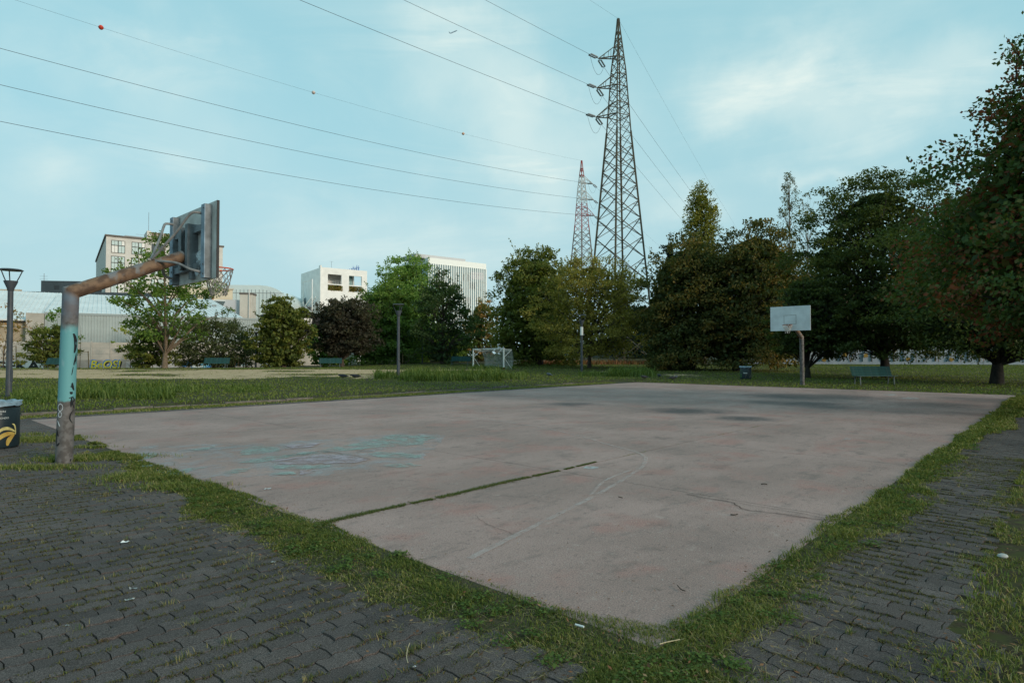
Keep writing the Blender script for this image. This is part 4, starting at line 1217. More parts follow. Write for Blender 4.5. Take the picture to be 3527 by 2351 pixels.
# ================================================================== SMALL GOAL
def goal():
    gx0, gy0 = (1157 - 1176) / 1400 * 59, 59.0
    z = float(gz(gx0, gy0))
    ang = math.atan2(4.6, -3.25)
    t = thing('football_goal', 'white metal football goal with sagging torn net and rusty feet', 'goal', (gx0, gy0, z), ang)
    # own frame: x along the mouth, -y behind the goal line
    W, H = 5.6, 1.98
    wm = mat('goal_white', (.74, .74, .70), .6, .15, 3)
    def rusty():
        m = bpy.data.materials.new('goal_bar_paint'); m.use_nodes = True; nt = m.node_tree; bs = nt.nodes['Principled BSDF']
        tc = nt.nodes.new('ShaderNodeTexCoord'); nz = nt.nodes.new('ShaderNodeTexNoise'); nz.inputs['Scale'].default_value = 2.2; nz.inputs['Detail'].default_value = 6
        nt.links.new(tc.outputs['Object'], nz.inputs['Vector']); rp = nt.nodes.new('ShaderNodeValToRGB')
        rp.color_ramp.elements[0].position = .48; rp.color_ramp.elements[0].color = (.74, .74, .70, 1); rp.color_ramp.elements[1].position = .60; rp.color_ramp.elements[1].color = (.38, .20, .09, 1)
        nt.links.new(nz.outputs['Fac'], rp.inputs['Fac']); nt.links.new(rp.outputs[0], bs.inputs['Base Color']); return m
    for x_ in (0, W):
        p = MB().box(x_ - .055, x_ + .055, -.055, .055, .17, H - .055).build('post', wm, t)
        MB().box(x_ - .053, x_ + .053, -.053, .053, -.08, .169).build('rusty_foot', M_RUST, p)
        MB().tube([(x_, -.05, H - .06), (x_, -.95, H - .10)], .028, 8).build('stay', wm, t)
        MB().tube([(x_, -.05, H * .58), (x_, -.90, H - .12)], .026, 8).build('stay', wm, t)
        MB().tube([(x_, -.05, H * .56), (x_, -.95, .0)], .026, 8).build('stay', wm, t)
    MB().box(-.056, W + .056, -.056, .056, H - .054, H + .056).build('crossbar', rusty(), t)
    net = MB(); nu, nv = 46, 22
    def S(u, v):
        """u along the mouth, v from the crossbar back and down"""
        x_ = W * u
        if v < .28: y_ = -.95 * v / .28; z_ = H - .05 - .14 * math.sin(math.pi * v / .28) * (1 + .4 * math.sin(u * 9)) - .08 * v / .28
        else:
            f = (v - .28) / .72; y_ = -.95 - .18 * math.sin(math.pi * f) - .06 * math.sin(u * 14); z_ = (H - .13) * (1 - f)
        # the far side has come loose and hangs in a curve
        if u > .62 and v > .28: x_ -= (u - .62) * 2.2 * (v - .28)
        return Vector((x_, y_ + .01 * math.sin(31 * u + 17 * v), max(z_, .01)))
    for i in range(nu + 1):
        net.tube([S(i / nu, j / nv) for j in range(nv + 1)], .0085, 3, False)
    for j in range(nv + 1):
        net.tube([S(i / nu, j / nv) for i in range(nu + 1)], .0085 if j < nv else .022, 3, False)
    for s in range(6):            # side panels
        f = s / 5
        net.tube([(0, -.95 * f, .02), (0, -.95 * f, H - .08)], .008, 3, False)
        net.tube([(0, -.0, H * f * .95 + .02), (0, -.95, H * f * .95 + .02)], .008, 3, False)
    net.build('net', mat('goal_net', (.40, .42, .40), .9), t)
    return t
goal()

# ================================================================== PYLONS AND WIRES
def tower_mat(name, bands):
    m = bpy.data.materials.new(name); m.use_nodes = True; nt = m.node_tree; bs = nt.nodes['Principled BSDF']
    bs.inputs['Roughness'].default_value = .75
    ge = nt.nodes.new('ShaderNodeNewGeometry'); sx = nt.nodes.new('ShaderNodeSeparateXYZ'); nt.links.new(ge.outputs['Position'], sx.inputs[0])
    mr = nt.nodes.new('ShaderNodeMapRange'); mr.inputs['From Max'].default_value = 60; nt.links.new(sx.outputs['Z'], mr.inputs['Value'])
    rp = nt.nodes.new('ShaderNodeValToRGB'); rp.color_ramp.interpolation = 'CONSTANT'
    while len(rp.color_ramp.elements) < len(bands): rp.color_ramp.elements.new(.5)
    for e, (z, c) in zip(rp.color_ramp.elements, bands): e.position = z / 60; e.color = (*c, 1)
    nt.links.new(mr.outputs[0], rp.inputs['Fac'])
    nz = nt.nodes.new('ShaderNodeTexNoise'); nz.inputs['Scale'].default_value = 1.5; nz.inputs['Detail'].default_value = 5
    nt.links.new(ge.outputs['Position'], nz.inputs['Vector'])
    mx = nt.nodes.new('ShaderNodeMix'); mx.data_type = 'RGBA'; mx.blend_type = 'MULTIPLY'; mx.inputs['Factor'].default_value = 1
    r2 = nt.nodes.new('ShaderNodeValToRGB'); r2.color_ramp.elements[0].position = .3; r2.color_ramp.elements[0].color = (.65, .65, .65, 1); r2.color_ramp.elements[1].position = .7; r2.color_ramp.elements[1].color = (1.15, 1.1, 1, 1)
    nt.links.new(nz.outputs['Fac'], r2.inputs['Fac']); nt.links.new(rp.outputs[0], mx.inputs['A']); nt.links.new(r2.outputs[0], mx.inputs['B'])
    nt.links.new(mx.outputs['Result'], bs.inputs['Base Color']); return m
M_INSUL = mat('insulator_glass', (.30, .32, .33), .35, .2, 5)
M_WIRE = mat('wire_metal', (.075, .085, .10), .6)
def pylon(loc, rotz, arm_dir, label, m, H, base_r, arms, insul):
    t = thing('pylon', label, 'pylon', loc, rotz, 'lattice power pylons')
    top = H
    def rad(z):     # corner radius of the lattice at height z
        return float(np.interp(z, (0, H * .668, H * .845, H * .97, H), (base_r, base_r * .335, base_r * .205, base_r * .05, .12)))
    cor = lambda k, z: Vector((rad(z) * math.cos(math.pi / 2 * k), rad(z) * math.sin(math.pi / 2 * k), z))
    zs = [0]
    while zs[-1] < H * .95:
        zs.append(zs[-1] + max(1.25, rad(zs[-1]) * .82))
    zs[-1] = H * .965
    for k in range(4):
        mb = MB()
        ks = [-.3] + [z for z in (H * .668, H * .845, H * .97)] + [H]
        for z0, z1 in zip(ks[:-1], ks[1:]):
            w = .24 if z1 < H * .7 else .16
            mb.bar(cor(k, max(z0, 0)) + (Vector((0, 0, -.3)) if z0 < 0 else Vector()), cor(k, z1), w, w)
        mb.build('leg', m, t)
        for i in range(len(zs) - 1):
            z0, z1 = zs[i], zs[i + 1]; w = .11 if z0 < H * .6 else .075
            for a_, b_ in ((cor(k, z0), cor(k + 1, z1)), (cor(k + 1, z0), cor(k, z1))):
                MB().bar(a_, b_, w, w * .7).build('brace', m, t)
            if z0 < H * .6:      # secondary struts to the middle of the cross
                zm = z0 * .5 + z1 * .5
                c_ = (cor(k, zm) + cor(k + 1, zm)) / 2
                for kk in (k, k + 1):
                    MB().bar(cor(kk, z0 + (z1 - z0) * .72), cor(kk, z1).lerp(c_, .5), .06, .05).build('brace', m, t)
        for z in arms:
            for dz in (0, H * .036):
                MB().bar(cor(k, z + dz), cor(k + 1, z + dz), .10, .08).build('belt', m, t)
    ad = Matrix.Rotation(arm_dir - rotz, 3, 'Z') @ Vector((1, 0, 0))
    tips = []
    for z, L in zip(arms, insul['len']):
        ks = sorted(range(4), key=lambda k: -cor(k, z).normalized().dot(ad))[:2]
        tip = ad * L + Vector((0, 0, z - .25))
        mb = MB()
        for k in ks:
            mb.bar(cor(k, z), tip, .13, .11); mb.bar(cor(k, z + H * .036), tip, .10, .09)
            for f in (.35, .68):
                mb.bar(cor(k, z).lerp(tip, f), cor(k, z + H * .036).lerp(tip, f), .055)
        for f in (.2, .45, .7):
            mb.bar(cor(ks[0], z).lerp(tip, f), cor(ks[1], z).lerp(tip, f + .12), .055)
        mb.build('cross_arm', m, t)
        tips.append(tip)
    # tension strings: one pair each way along the line, and the loop that joins them
    Rm = Matrix.Rotation(-rotz, 3, 'Z'); ends = []
    for tip in tips:
        two = []
        for d in insul['dirs']:
            v = (Rm @ Vector(d)).normalized(); s = v.cross(Vector((0, 0, 1))).normalized() * .20
            a_ = tip + v * .45; b_ = tip + v * 2.15
            mb = MB(); mb.bar(tip, a_, .06); mb.bar(a_ - s, a_ + s, .08); mb.bar(b_ - s, b_ + s, .08)
            for sg in (1, -1):
                pts = []; rr_ = []
                for i in range(19):
                    pts.append(a_ + s * sg + v * (1.7 * i / 18)); rr_.append(.12 if i % 2 else .05)
                mb.tube(pts, rr_, 8)
            mb.build('insulator', M_INSUL, t)
            two.append(b_)
        mid = (two[0] + two[1]) / 2
        lo = mid + Vector((0, 0, -2.1)); pts = []
        for i in range(17):
            f = i / 16; p_ = two[0].lerp(two[1], f); p_ = p_ + Vector((0, 0, -1.9 * (1 - (2 * f - 1) ** 2))); pts.append(p_)
        MB().tube(pts, .02, 5).build('jumper', M_WIRE, t)
        ends.append([Matrix.Translation(Vector(loc)) @ (Matrix.Rotation(rotz, 4, 'Z') @ q) for q in two])
    return t, ends
def wire(p0, d, L, k, c, label, group, r=.02, n=60, name='power_line'):
    d = Vector((d[0], d[1], 0)).normalized(); pts = []
    for i in range(n + 1):
        s = L * i / n; pts.append(p0 + d * s + Vector((0, 0, -k * s + c * s * s)))
    o = MB().tube(pts, r, 4).build(name, M_WIRE, None, True)
    tag(o, label, 'wire', group); return pts
DA = (-.658, -.752); DC = (.48, .877)
OLIVE = (.095, .082, .055)
Y1 = 85.0; x1 = (1423 - 1176) / 1400 * Y1; z1 = .45; H1 = 48.5
arms1 = [(815 - 268) / 1400 * Y1 + CAM_H - z1, (815 - 200) / 1400 * Y1 + CAM_H - z1, (815 - 131) / 1400 * Y1 + CAM_H - z1]
pyl1, e1 = pylon((x1, Y1, z1), R(-18), R(180 + 8), 'tall olive steel lattice pylon standing on the lawn with three arms to one side', tower_mat('pylon_olive', [(0, OLIVE), (45, OLIVE)]), H1, 5.05,
             [a + .25 for a in arms1], {'len': (3.3, 3.15, 2.9), 'dirs': ((*DA, -.10), (*DC, -.14))})
Y2 = 147.0; x2 = (1337 - 1176) / 1400 * Y2; z2 = 1.3; H2 = 47.4
REDP, WHT, DRK = (.36, .055, .045), (.55, .52, .50), (.16, .12, .10)
arms2 = [(815 - q) / 1400 * Y2 + CAM_H - z2 for q in (494, 457, 420)]
pyl2, e2 = pylon((x2, Y2, z2), R(-6), R(4), 'distant red and white banded lattice pylon behind the olive one', tower_mat('pylon_red', [(0, DRK), (31.5, REDP), (38.2, WHT), (44.6, REDP)]), H2, 5.0,
             [a + .25 for a in arms2], {'len': (3.2, 3.0, 2.8), 'dirs': ((*DA, -.12), (*DC, -.14))})
GW = 'wires of the power line'
nm3 = ('lowest', 'middle', 'topmost')
for i in range(3):
    wire(e1[i][0], DA, 150, .085, .00028, nm3[i] + ' wire running from the olive pylon over the paved foreground', GW, .022)
    wire(e1[i][1], DC, 240, .095, .0002, nm3[i] + ' wire running from the olive pylon over the right-hand trees', GW, .022)
    wire(e2[i][0], DA, 240, .1359, .000484, nm3[i] + ' wire running from the red pylon over the warehouses', GW, .026)
    wire(e2[i][1], DC, 200, .11, .0003, nm3[i] + ' wire leaving the red pylon away behind the olive pylon', GW, .018)
wire(Vector((x1, Y1, z1 + H1)), DA, 150, .07, .0002, 'thin earth wire from the olive pylon peak over the foreground', GW, .012)
wire(Vector((x1, Y1, z1 + H1)), DC, 240, .12, .00022, 'thin earth wire from the olive pylon peak over the right-hand trees', GW, .012)
ew = wire(Vector((x2, Y2, z2 + H2)), DA, 240, .13, .00048, 'thin earth wire with marker balls from the red pylon peak', GW, .012)
balls = [(206, (.60, .06, .03), 'red marker ball on the earth wire'), (712, (.62, .50, .45), 'pale marker ball halfway along the earth wire'), (1078, (.66, .40, .28), 'pale orange marker ball nearest the red pylon on the earth wire')]
for px, c, lab in balls:
    q = min(ew, key=lambda p: abs(1176 + 1400 * p.x / p.y - px) if p.y > 5 else 1e9)
    mb = MB(); rr_ = .27
    mb.lathe([(.01, -rr_), (rr_ * .5, -rr_ * .87), (rr_ * .87, -rr_ * .5), (rr_, -.03), (rr_ * 1.06, -.03), (rr_ * 1.06, .03), (rr_, .03), (rr_ * .87, rr_ * .5), (rr_ * .5, rr_ * .87), (.01, rr_)], 18)
    o = mb.build('marker_ball', mat('ball_%d' % px, c, .5, .2, 3), None, True); o.location = q; tag(o, lab, 'marker ball', 'marker balls on the earth wire')
# a far airliner
pl = thing('airplane', 'tiny distant airliner crossing the sky', 'airplane', P(1042, 74, 2600), R(40))
M_PL = mat('airliner_grey', (.42, .46, .50), .5)
MB().tube([(-17, 0, 0), (-15, 0, .2), (-10, 0, .2), (13, 0, .2), (18, 0, .9)], [.3, 1.6, 1.9, 1.9, .4], 12).build('fuselage', M_PL, pl, True)
MB().add([(-4, 1, -.6), (2, 1, -.6), (9, 17, .4), (7, 17, .4), (-4, -1, -.6), (2, -1, -.6), (9, -17, .4), (7, -17, .4), (-4, 1, -.1), (2, 1, -.1), (9, 17, .6), (7, 17, .6), (-4, -1, -.1), (2, -1, -.1), (9, -17, .6), (7, -17, .6)],
         [(0, 3, 2, 1), (8, 9, 10, 11), (4, 5, 6, 7), (12, 15, 14, 13), (0, 1, 9, 8), (1, 2, 10, 9), (2, 3, 11, 10), (3, 0, 8, 11), (4, 12, 13, 5), (5, 13, 14, 6), (6, 14, 15, 7), (7, 15, 12, 4)]).build('wings', M_PL, pl)
MB().add([(14, 0, 1.5), (18, 0, 1.5), (20, 0, 7), (17.5, 0, 7), (14, .3, 1.5), (18, .3, 1.5), (20, .3, 7), (17.5, .3, 7)], [(0, 1, 2, 3), (7, 6, 5, 4), (0, 4, 5, 1), (1, 5, 6, 2), (2, 6, 7, 3), (3, 7, 4, 0)]).build('tail_fin', M_PL, pl)
MB().box(15, 18.5, -6, 6, 1.0, 1.3).build('tailplane', M_PL, pl)
pl.rotation_euler = (R(-35), R(5), R(150)); pl.scale = (1.15, 1.15, 1.15)

# ================================================================== BUILDINGS
ROT = R(36.5)
M_CREAM = mat('cream_render', (.62, .57, .52), .9, .10, .5)
M_CREAMS = mat('cream_side', (.60, .57, .55), .9, .10, .5)
M_FRAME = mat('window_frame', (.055, .055, .05), .6)
M_FRAMEL = mat('mullion_grey', (.25, .27, .27), .6)
M_CAP = mat('roof_cap', (.16, .13, .11), .8, .2, 1)
def glass(name, col, rough=.12):
    m = mat(name, col, rough, spec=.9); return m
M_PANE = glass('pane_pale', (.52, .60, .58)); M_PANED = glass('pane_dark', (.05, .07, .08)); M_PANEB = glass('pane_blind', (.62, .60, .56), .35)
def window(parent, x0, x1, z0, z1, y, cols, rows, heavy=True, pane=None):
    """window in a wall whose face is at y (outside is -y): frame, panes"""
    w, h = x1 - x0, z1 - z0; t = .09
    f = MB()
    f.box(x0, x1, y - .05, y + .06, z0, z0 + t); f.box(x0, x1, y - .05, y + .06, z1 - t, z1)
    f.box(x0, x0 + t, y - .05, y + .06, z0 + t, z1 - t); f.box(x1 - t, x1, y - .05, y + .06, z0 + t, z1 - t)
    for c in range(1, cols):
        b = .16 if (heavy and c == cols // 2) else .045; xx = x0 + w * c / cols
        f.box(xx - b / 2, xx + b / 2, y - .045, y + .05, z0 + t, z1 - t)
    for r_ in range(1, rows):
        b = .15 if (heavy and r_ == rows - 1) else .045; zz = z0 + h * (r_ / rows if not (heavy and rows == 2) else .6)
        f.box(x0 + t, x1 - t, y - .04, y + .045, zz - b / 2, zz + b / 2)
    win = f.build('window', M_FRAME, parent)
    zsplit = [0] + [(r_ / rows if not (heavy and rows == 2) else .6) for r_ in range(1, rows)] + [1]
    for c in range(cols):
        for r_ in range(rows):
            p = pane or (M_PANEB if random.random() < .22 else M_PANE)
            MB().box(x0 + w * c / cols + .01, x0 + w * (c + 1) / cols - .01, y + .0 + .004 * ((c + r_) % 2), y + .03, z0 + h * zsplit[r_] + .012, z0 + h * zsplit[r_ + 1] - .012).build('pane', p, win)
    return win
# --- tall cream office block
b1 = thing('office_block', 'tall cream office block with dark gridded windows behind the near backboard', 'building', (-86.9, 130, -.3), ROT)
LB, DB, HB = 23.0, 46.0, 27.3
MB().box(0, LB, 0, DB, 0, HB - 2.9).build('wall', M_CREAM, b1)
mb = MB(); mb.box(.0, LB, .0, DB, HB - 2.895, HB)
mb.build('upper_wall', M_CREAM, b1)
rf = MB().box(-.25, LB + .25, -.25, DB, HB + .002, HB + .35).build('roof', M_CAP, b1)
MB().box(7.8, 8.6, 3, 9, HB + .36, HB + 2.6).build('plant_room', M_CREAM, rf)
ph = MB().box(8.601, 13.6, 3.4, 9, HB + .36, HB + 2.45).build('plant_room', mat('plant_brown', (.20, .15, .11), .8, .2, 2), rf)
for k in range(5):
    MB().box(8.62 + k * 1.2, 8.74 + k * 1.2, 3.34, 3.39, HB + .36, HB + 2.45).build('louvre_post', M_CREAM, rf)
MB().box(3.5, 7.7, 2.2, 2.6, HB + .36, HB + .95).build('plant_room', mat('zinc', (.30, .36, .40), .5), rf)
MB().tube([(8.2, 4, HB + 2.6), (8.2, 4, HB + 7)], .05, 6).build('antenna', M_GALV, rf)
for zz in (.9, 1.5):
    MB().bar((5.6, 2.8, HB + zz), (7.7, 2.8, HB + zz), .05).build('railing', M_GALV, rf)
rows = [(HB - 3.45, HB - .75), (HB - 7.75, HB - 4.15), (HB - 12.1, HB - 8.5), (HB - 16.4, HB - 12.8), (HB - 20.7, HB - 17.1)]
for r_, (z0, z1) in enumerate(rows):
    for c in range(6):
        x0 = .92 + c * 3.75
        if c == 2 and r_ == 0:
            w_ = MB().box(x0, x0 + 2.5, -.06, .02, z0 + 1.1, z1).build('louvre', mat('louvre_dark', (.06, .075, .08), .6), b1)
            window(b1, x0, x0 + 2.5, z0, z0 + 1.05, -.03, 2, 1, False, M_PANED)
            continue
        window(b1, x0, x0 + 2.53, z0, z1, -.03, 4, 2)
for k in range(3):
    MB().box(LB + .02, LB + 2.2, 6, 9, 12 + 3.6 * k, 12.3 + 3.6 * k).build('balcony', M_CREAM, b1)
# --- lower beige wing
b2 = thing('low_wing', 'beige low building wing with brown window under the hoop net', 'building', (-64.5, 117, -.3), ROT)
MB().box(-1.5, 10, 0, 8, 0, 15.0).build('wall', mat('beige_render', (.62, .52, .38), .9, .08, .5), b2)
MB().box(-1.7, 10.2, -.2, 8.2, 15.002, 15.25).build('roof', mat('beige_cap', (.48, .42, .34), .9), b2)
window(b2, 4.6, 6.2, 11.9, 13.5, -.03, 2, 2, False, M_PANED); window(b2, 1.9, 3.6, 12.1, 13.7, -.03, 2, 1, False, M_PANED)
MB().box(6.25, 6.5, -.06, .01, 11.8, 13.6).build('shutter', mat('brown_shutter', (.30, .11, .04), .8), b2)
# --- warehouse with white standing-seam roof and grey ribbed wall
WROT = R(32.5)
wh = thing('warehouse', 'long warehouse with white seamed metal roof and grey ribbed metal wall', 'building', (-61.4, 80.0, -.3), WROT)
M_WROOF = mat('white_sheet_roof', (.72, .73, .72), .55, .10, .35)
M_RIB = mat('grey_ribbed_sheet', (.36, .40, .39), .6, .12, .5)
def ribbed(x0, x1, z0, z1, y, pitch, dep, m, parent, name):
    vs = []; fs = []; x = x0; k = 0
    prof = []
    while x < x1:
        prof += [(x, 0), (x + pitch * .62, 0), (x + pitch * .70, dep), (x + pitch * .92, dep)]; x += pitch
    for i, (px_, d) in enumerate(prof):
        vs += [(px_, y + d, z0), (px_, y + d, z1)]
        if i: fs.append((2 * i - 2, 2 * i, 2 * i + 1, 2 * i - 1))
    mb = MB(); mb.add(vs, fs); return mb.build(name, m, parent)
Lw = 30.5
MB().box(0.02, Lw, .12, 38, 0, 7.2).build('wall', mat('wall_core', (.34, .37, .36), .8), wh)
MB().box(0, Lw, -.02, .02 + .05, 0, .02).build('plinth', M_KERB, wh)
for k in range(6):
    ribbed(k * Lw / 6 + .01, (k + 1) * Lw / 6 - .02, .02, 7.18, 0.0, .34, .05, M_RIB, wh, 'ribbed_sheet')
MB().box(-.08, Lw + .1, -.06, .11, 7.2, 7.5).build('gutter', mat('gutter_grey', (.30, .34, .34), .6), wh)
MB().box(-1.9, -.03, -.5, 4, 0, 7.3).build('pier', mat('pier_grey', (.42, .38, .33), .9, .2, 1), wh)
RR = 20.0; zr = 11.7
def roof(x0, x1, y0, z0, y1, z1, skew_, m, parent, pitch=.55):
    """sloping sheet roof with raised seams; skew shifts the right end of the ridge"""
    mb = MB(); mb.add([(x0, y0, z0), (x1, y0, z0), (x1 + skew_, y1, z1), (x0, y1, z1), (x0, y0, z0 - .15), (x1, y0, z0 - .15), (x1 + skew_, y1, z1 - .15), (x0, y1, z1 - .15)],
                      [(0, 1, 2, 3), (4, 7, 6, 5), (0, 4, 5, 1), (1, 5, 6, 2), (2, 6, 7, 3), (3, 7, 4, 0)])
    r_ = mb.build('roof', m, parent)
    sm = MB(); x = x0 + .2
    while x < x1:
        f = (x - x0) / (x1 - x0)
        sm.bar((x, y0, z0 + .03), (x + skew_ * f, y1, z1 + .03), .05, .07); x += pitch
    o = sm.build('seams', m, r_); o['kind'] = 'stuff'
    return r_
roof(.0, 24.2, .2, 7.52, RR, zr, -2.2, M_WROOF, wh)
roof(0, 24.2, RR * 2, 7.5, RR + .02, zr, -.0, M_WROOF, wh, 9)
for x_, y_ in ((8.6, 6), (8.9, 10), (9.2, 14), (21, 11)):
    MB().box(x_, x_ + .7, y_, y_ + .25, 7.6 + (y_ / RR) * 4.2, 7.85 + (y_ / RR) * 4.2).build('roof_vent', M_FRAMEL, wh)
# --- older warehouse part, stained beige wall
w2 = thing('stained_warehouse', 'stained beige warehouse wall under a white roof with a dark gutter', 'building', (-61.4, 80.0, -.3), WROT)
M_STAIN = mat('stained_beige', (.50, .41, .29), .9, .3, .55, col2=(.34, .27, .19))
MB().box(-34, -1.95, 1.0, 30, 0, 6.15).build('wall', M_STAIN, w2)
for x_ in (-33, -27, -21, -15, -9, -3.5):
    MB().box(x_ - .2, x_ + .2, .86, .999, 0, 6.1).build('pilaster', M_STAIN, w2)
MB().box(-34, -1.92, .75, .995, 5.5, 5.62).build('ledge', mat('ledge_pale', (.55, .50, .42), .9), w2)
MB().box(-34.2, -1.92, .4, 1.2, 6.16, 6.42).build('gutter', mat('gutter_dark', (.06, .05, .045), .7), w2)
MB().tube([(-12.6, .8, 6.2), (-12.6, .8, .3)], .12, 8).build('drainpipe', mat('pipe_brown', (.07, .05, .04), .7), w2)
for x_ in (-30, -24, -18, -11):
    window(w2, x_, x_ + 5.0, 2.0, 2.7, .97, 10, 1, False, M_PANED)
roof(-34.5, -.02, .35, 6.45, RR, zr, 0, M_WROOF, w2)
MB().box(-16.5, -2.0, -1.5, .7, 1.75, 2.0).build('porch_roof', mat('porch_dark', (.05, .045, .045), .7), w2)
# --- dark flat building behind
b3 = thing('dark_block', 'long low dark grey building with roof box behind the white roof', 'building', (-112, 118, -.3), R(8))
M_DK = mat('dark_cladding', (.055, .07, .08), .6, .15, .4)
MB().box(0, 40, 0, 15, 0, 12.6).build('base_wall', mat('pale_band', (.52, .50, .47), .9), b3)
MB().box(-.1, 40.2, -.15, 15.1, 12.602, 14.4).build('upper_wall', M_DK, b3)
rb = MB().box(18.2, 25.5, 1, 9, 14.402, 16.7).build('roof_box', M_DK, b3)
for x_ in (20.6, 22.9):
    MB().box(x_, x_ + .9, .95, .999, 15.0, 15.8).build('hatch', mat('hatch_dark', (.035, .04, .045), .5), rb)
MB().tube([(17.6, 3, 14.4), (17.6, 3, 18.4)], .05, 6).build('antenna', M_GALV, b3)
for z in (17.2, 17.8): MB().bar((16.8, 3, z), (18.3, 3, z), .04).build('antenna_bar', M_GALV, b3)
for k in range(4):
    MB().box(7.5 + k * 1.5, 8.5 + k * 1.5, 3, 4, 14.41, 15.1).build('roof_unit', mat('roof_unit', (.55, .48, .38), .8), b3)
MB().box(-30, .3, .5, 12, 0, 14.9).build('side_wing', mat('wing_beige', (.50, .44, .38), .9, .1, .5), b3)
MB().box(.35, 1.6, -.4, .5, 8, 14.6).build('pier', M_WHITE, b3)
# --- white glass hall with rounded end
b4 = thing('glass_hall', 'white glazed hall with a rounded roof end and thin dark mullions', 'building', (-67.5, 140, -.3), R(6))
L4, H4 = 15.6, 18.0
prof = [(0, 0), (0, H4), (9.0, H4)] + [(9.0 + 6.6 * math.sin(q) ** 1.0, H4 - 4.6 + 4.6 * math.cos(q)) for q in np.linspace(.25, math.pi / 2, 9)] + [(L4, 0)]
MB().xprism(prof, 0, 30).build('shell', mat('white_glass', (.66, .72, .70), .25, .08, .3, spec=.6), b4)
def topz(x):
    return H4 if x < 9 else H4 - 4.6 + 4.6 * math.sqrt(max(0, 1 - ((x - 9) / 6.6) ** 2))
for k in range(18):
    x_ = .5 + k * .85
    MB().box(x_ - .04, x_ + .04, -.06, -.005, 2, topz(x_) - 1.0).build('mullion', M_FRAMEL, b4)
for z in (16.2, 11.0, 9.6):
    MB().box(.02, min(L4 - .2, 14.5 if z > 15 else L4 - .1), -.05, -.004, z - .05, z + .05).build('transom', M_FRAMEL, b4)
# --- chimney block in front of it
b5 = thing('chimney_block', 'beige square chimney block with steel pipe beside the glass hall', 'building', (-52.8, 118, -.3), R(10))
MB().box(0, 2.3, 0, 3, 0, 13.6).build('shaft', mat('shaft_beige', (.58, .52, .45), .9, .08, .8), b5)
MB().box(-.12, 2.42, -.12, 3.1, 13.602, 13.95).build('cap', M_CAP, b5)
MB().tube([(1.75, -.15, 4), (1.75, -.15, 14.6)], .1, 8).build('pipe', mat('pipe_pale', (.60, .56, .52), .4), b5)
MB().box(-4.5, -.05, 1.0, 3, 0, 12.6).build('side_wall', mat('side_grey', (.52, .50, .50), .9), b5)
# --- dark shed with white zigzag paint
b6 = thing('painted_shed', 'black shed with white zigzag painting beneath the white house', 'building', (-39.5, 103, -.3), ROT)
MB().box(0, 14, 0, 9, 0, 5.3).build('wall', mat('shed_wall', (.52, .47, .40), .9, .2, .6), b6)
MB().box(-.05, 14.05, -.05, 9, 5.302, 8.6).build('upper_wall', mat('shed_black', (.018, .018, .022), .7), b6)
MB().box(-.6, 14.4, -.5, 9.3, 8.602, 9.1).build('roof', mat('shed_roof', (.055, .05, .05), .8), b6)
for k in range(3):
    mb = MB(); x_ = .8 + 1.7 * k
    mb.xprism([(x_, 8.2), (x_ + 1.5, 8.2), (x_ + 1.35, 7.2), (x_ + .95, 6.4), (x_ + .55, 6.4), (x_ + .2, 7.2)], -.075, -.055); mb.build('white_painting', M_WHITE, b6)
window(b6, 3, 5.5, 3.2, 4.4, -.03, 3, 1, False, M_PANED)
# --- white house with loggias and an outside stair
b7 = thing('white_house', 'white cubic house with two open loggias, planting and an outside zigzag stair', 'building', (-47, 150, -.3), ROT)
L7, D7, H7 = 11.9, 16.0, 23.5
fr = MB()
ops = [(1.6, 5.1), (7.05, 10.45)]; zt, zb = H7 - 1.55, H7 - 5.6
fr.box(0, ops[0][0], 0, .5, 0, H7); fr.box(ops[0][1], ops[1][0], 0, .5, 0, H7); fr.box(ops[1][1], L7, 0, .5, 0, H7)
for a_, b_ in ops:
    fr.box(a_, b_, 0, .5, zt, H7); fr.box(a_, b_, 0, .5, 0, zb)
fr.build('front_wall', M_WHITE, b7)
MB().box(0, .5, .501, D7, 0, H7).build('side_wall', M_WHITE, b7)
MB().box(.501, L7, D7 - .5, D7, 0, H7 - 5).build('rear_wall', M_WHITE, b7)
MB().box(L7 - .5, L7, .501, D7 - .501, 0, H7 - 6.2).build('side_wall', M_WHITE, b7)
MB().box(.501, L7 - .1, .501, D7, H7 - .45, H7 - .05).build('roof', M_WHITE, b7)
MB().box(.501, L7 - .501, .501, D7 - .501, 0, zb - .02).build('floor_core', M_WHITE, b7)
MB().box(.501, 6.4, 4.0, D7 - .501, zb, H7 - .46).build('inner_wall', M_WHITE, b7)
MB().box(6.42, 6.7, .6, 4.2, zb, H7 - .46).build('party_wall', M_WHITE, b7)
MB().box(6.8, 9.2, 3.2, 3.3, zb + 1.5, H7 - .5).build('glazing', glass('teal_glass', (.12, .24, .24), .1), b7)
MB().box(9.25, 9.6, 3.0, 3.5, zb, H7 - .46).build('column', M_WHITE, b7)
for a_, b_ in ops:
    MB().box(a_ - .05, b_ + .05, -.06, 1.5, zb + 1.42, zb + 1.66).build('balcony', M_WHITE, b7)
    for k in range(8):
        MB().bar((a_ + .2 + k * .44, .1, zb + 1.66), (a_ + .2 + k * .44, .1, zb + 2.6), .035).build('baluster', M_WHITE, b7)
M_IVY = leaf_mat('loggia_plants', [(.05, .07, .015), (.10, .11, .02), (.17, .10, .03), (.09, .06, .02)], .2)
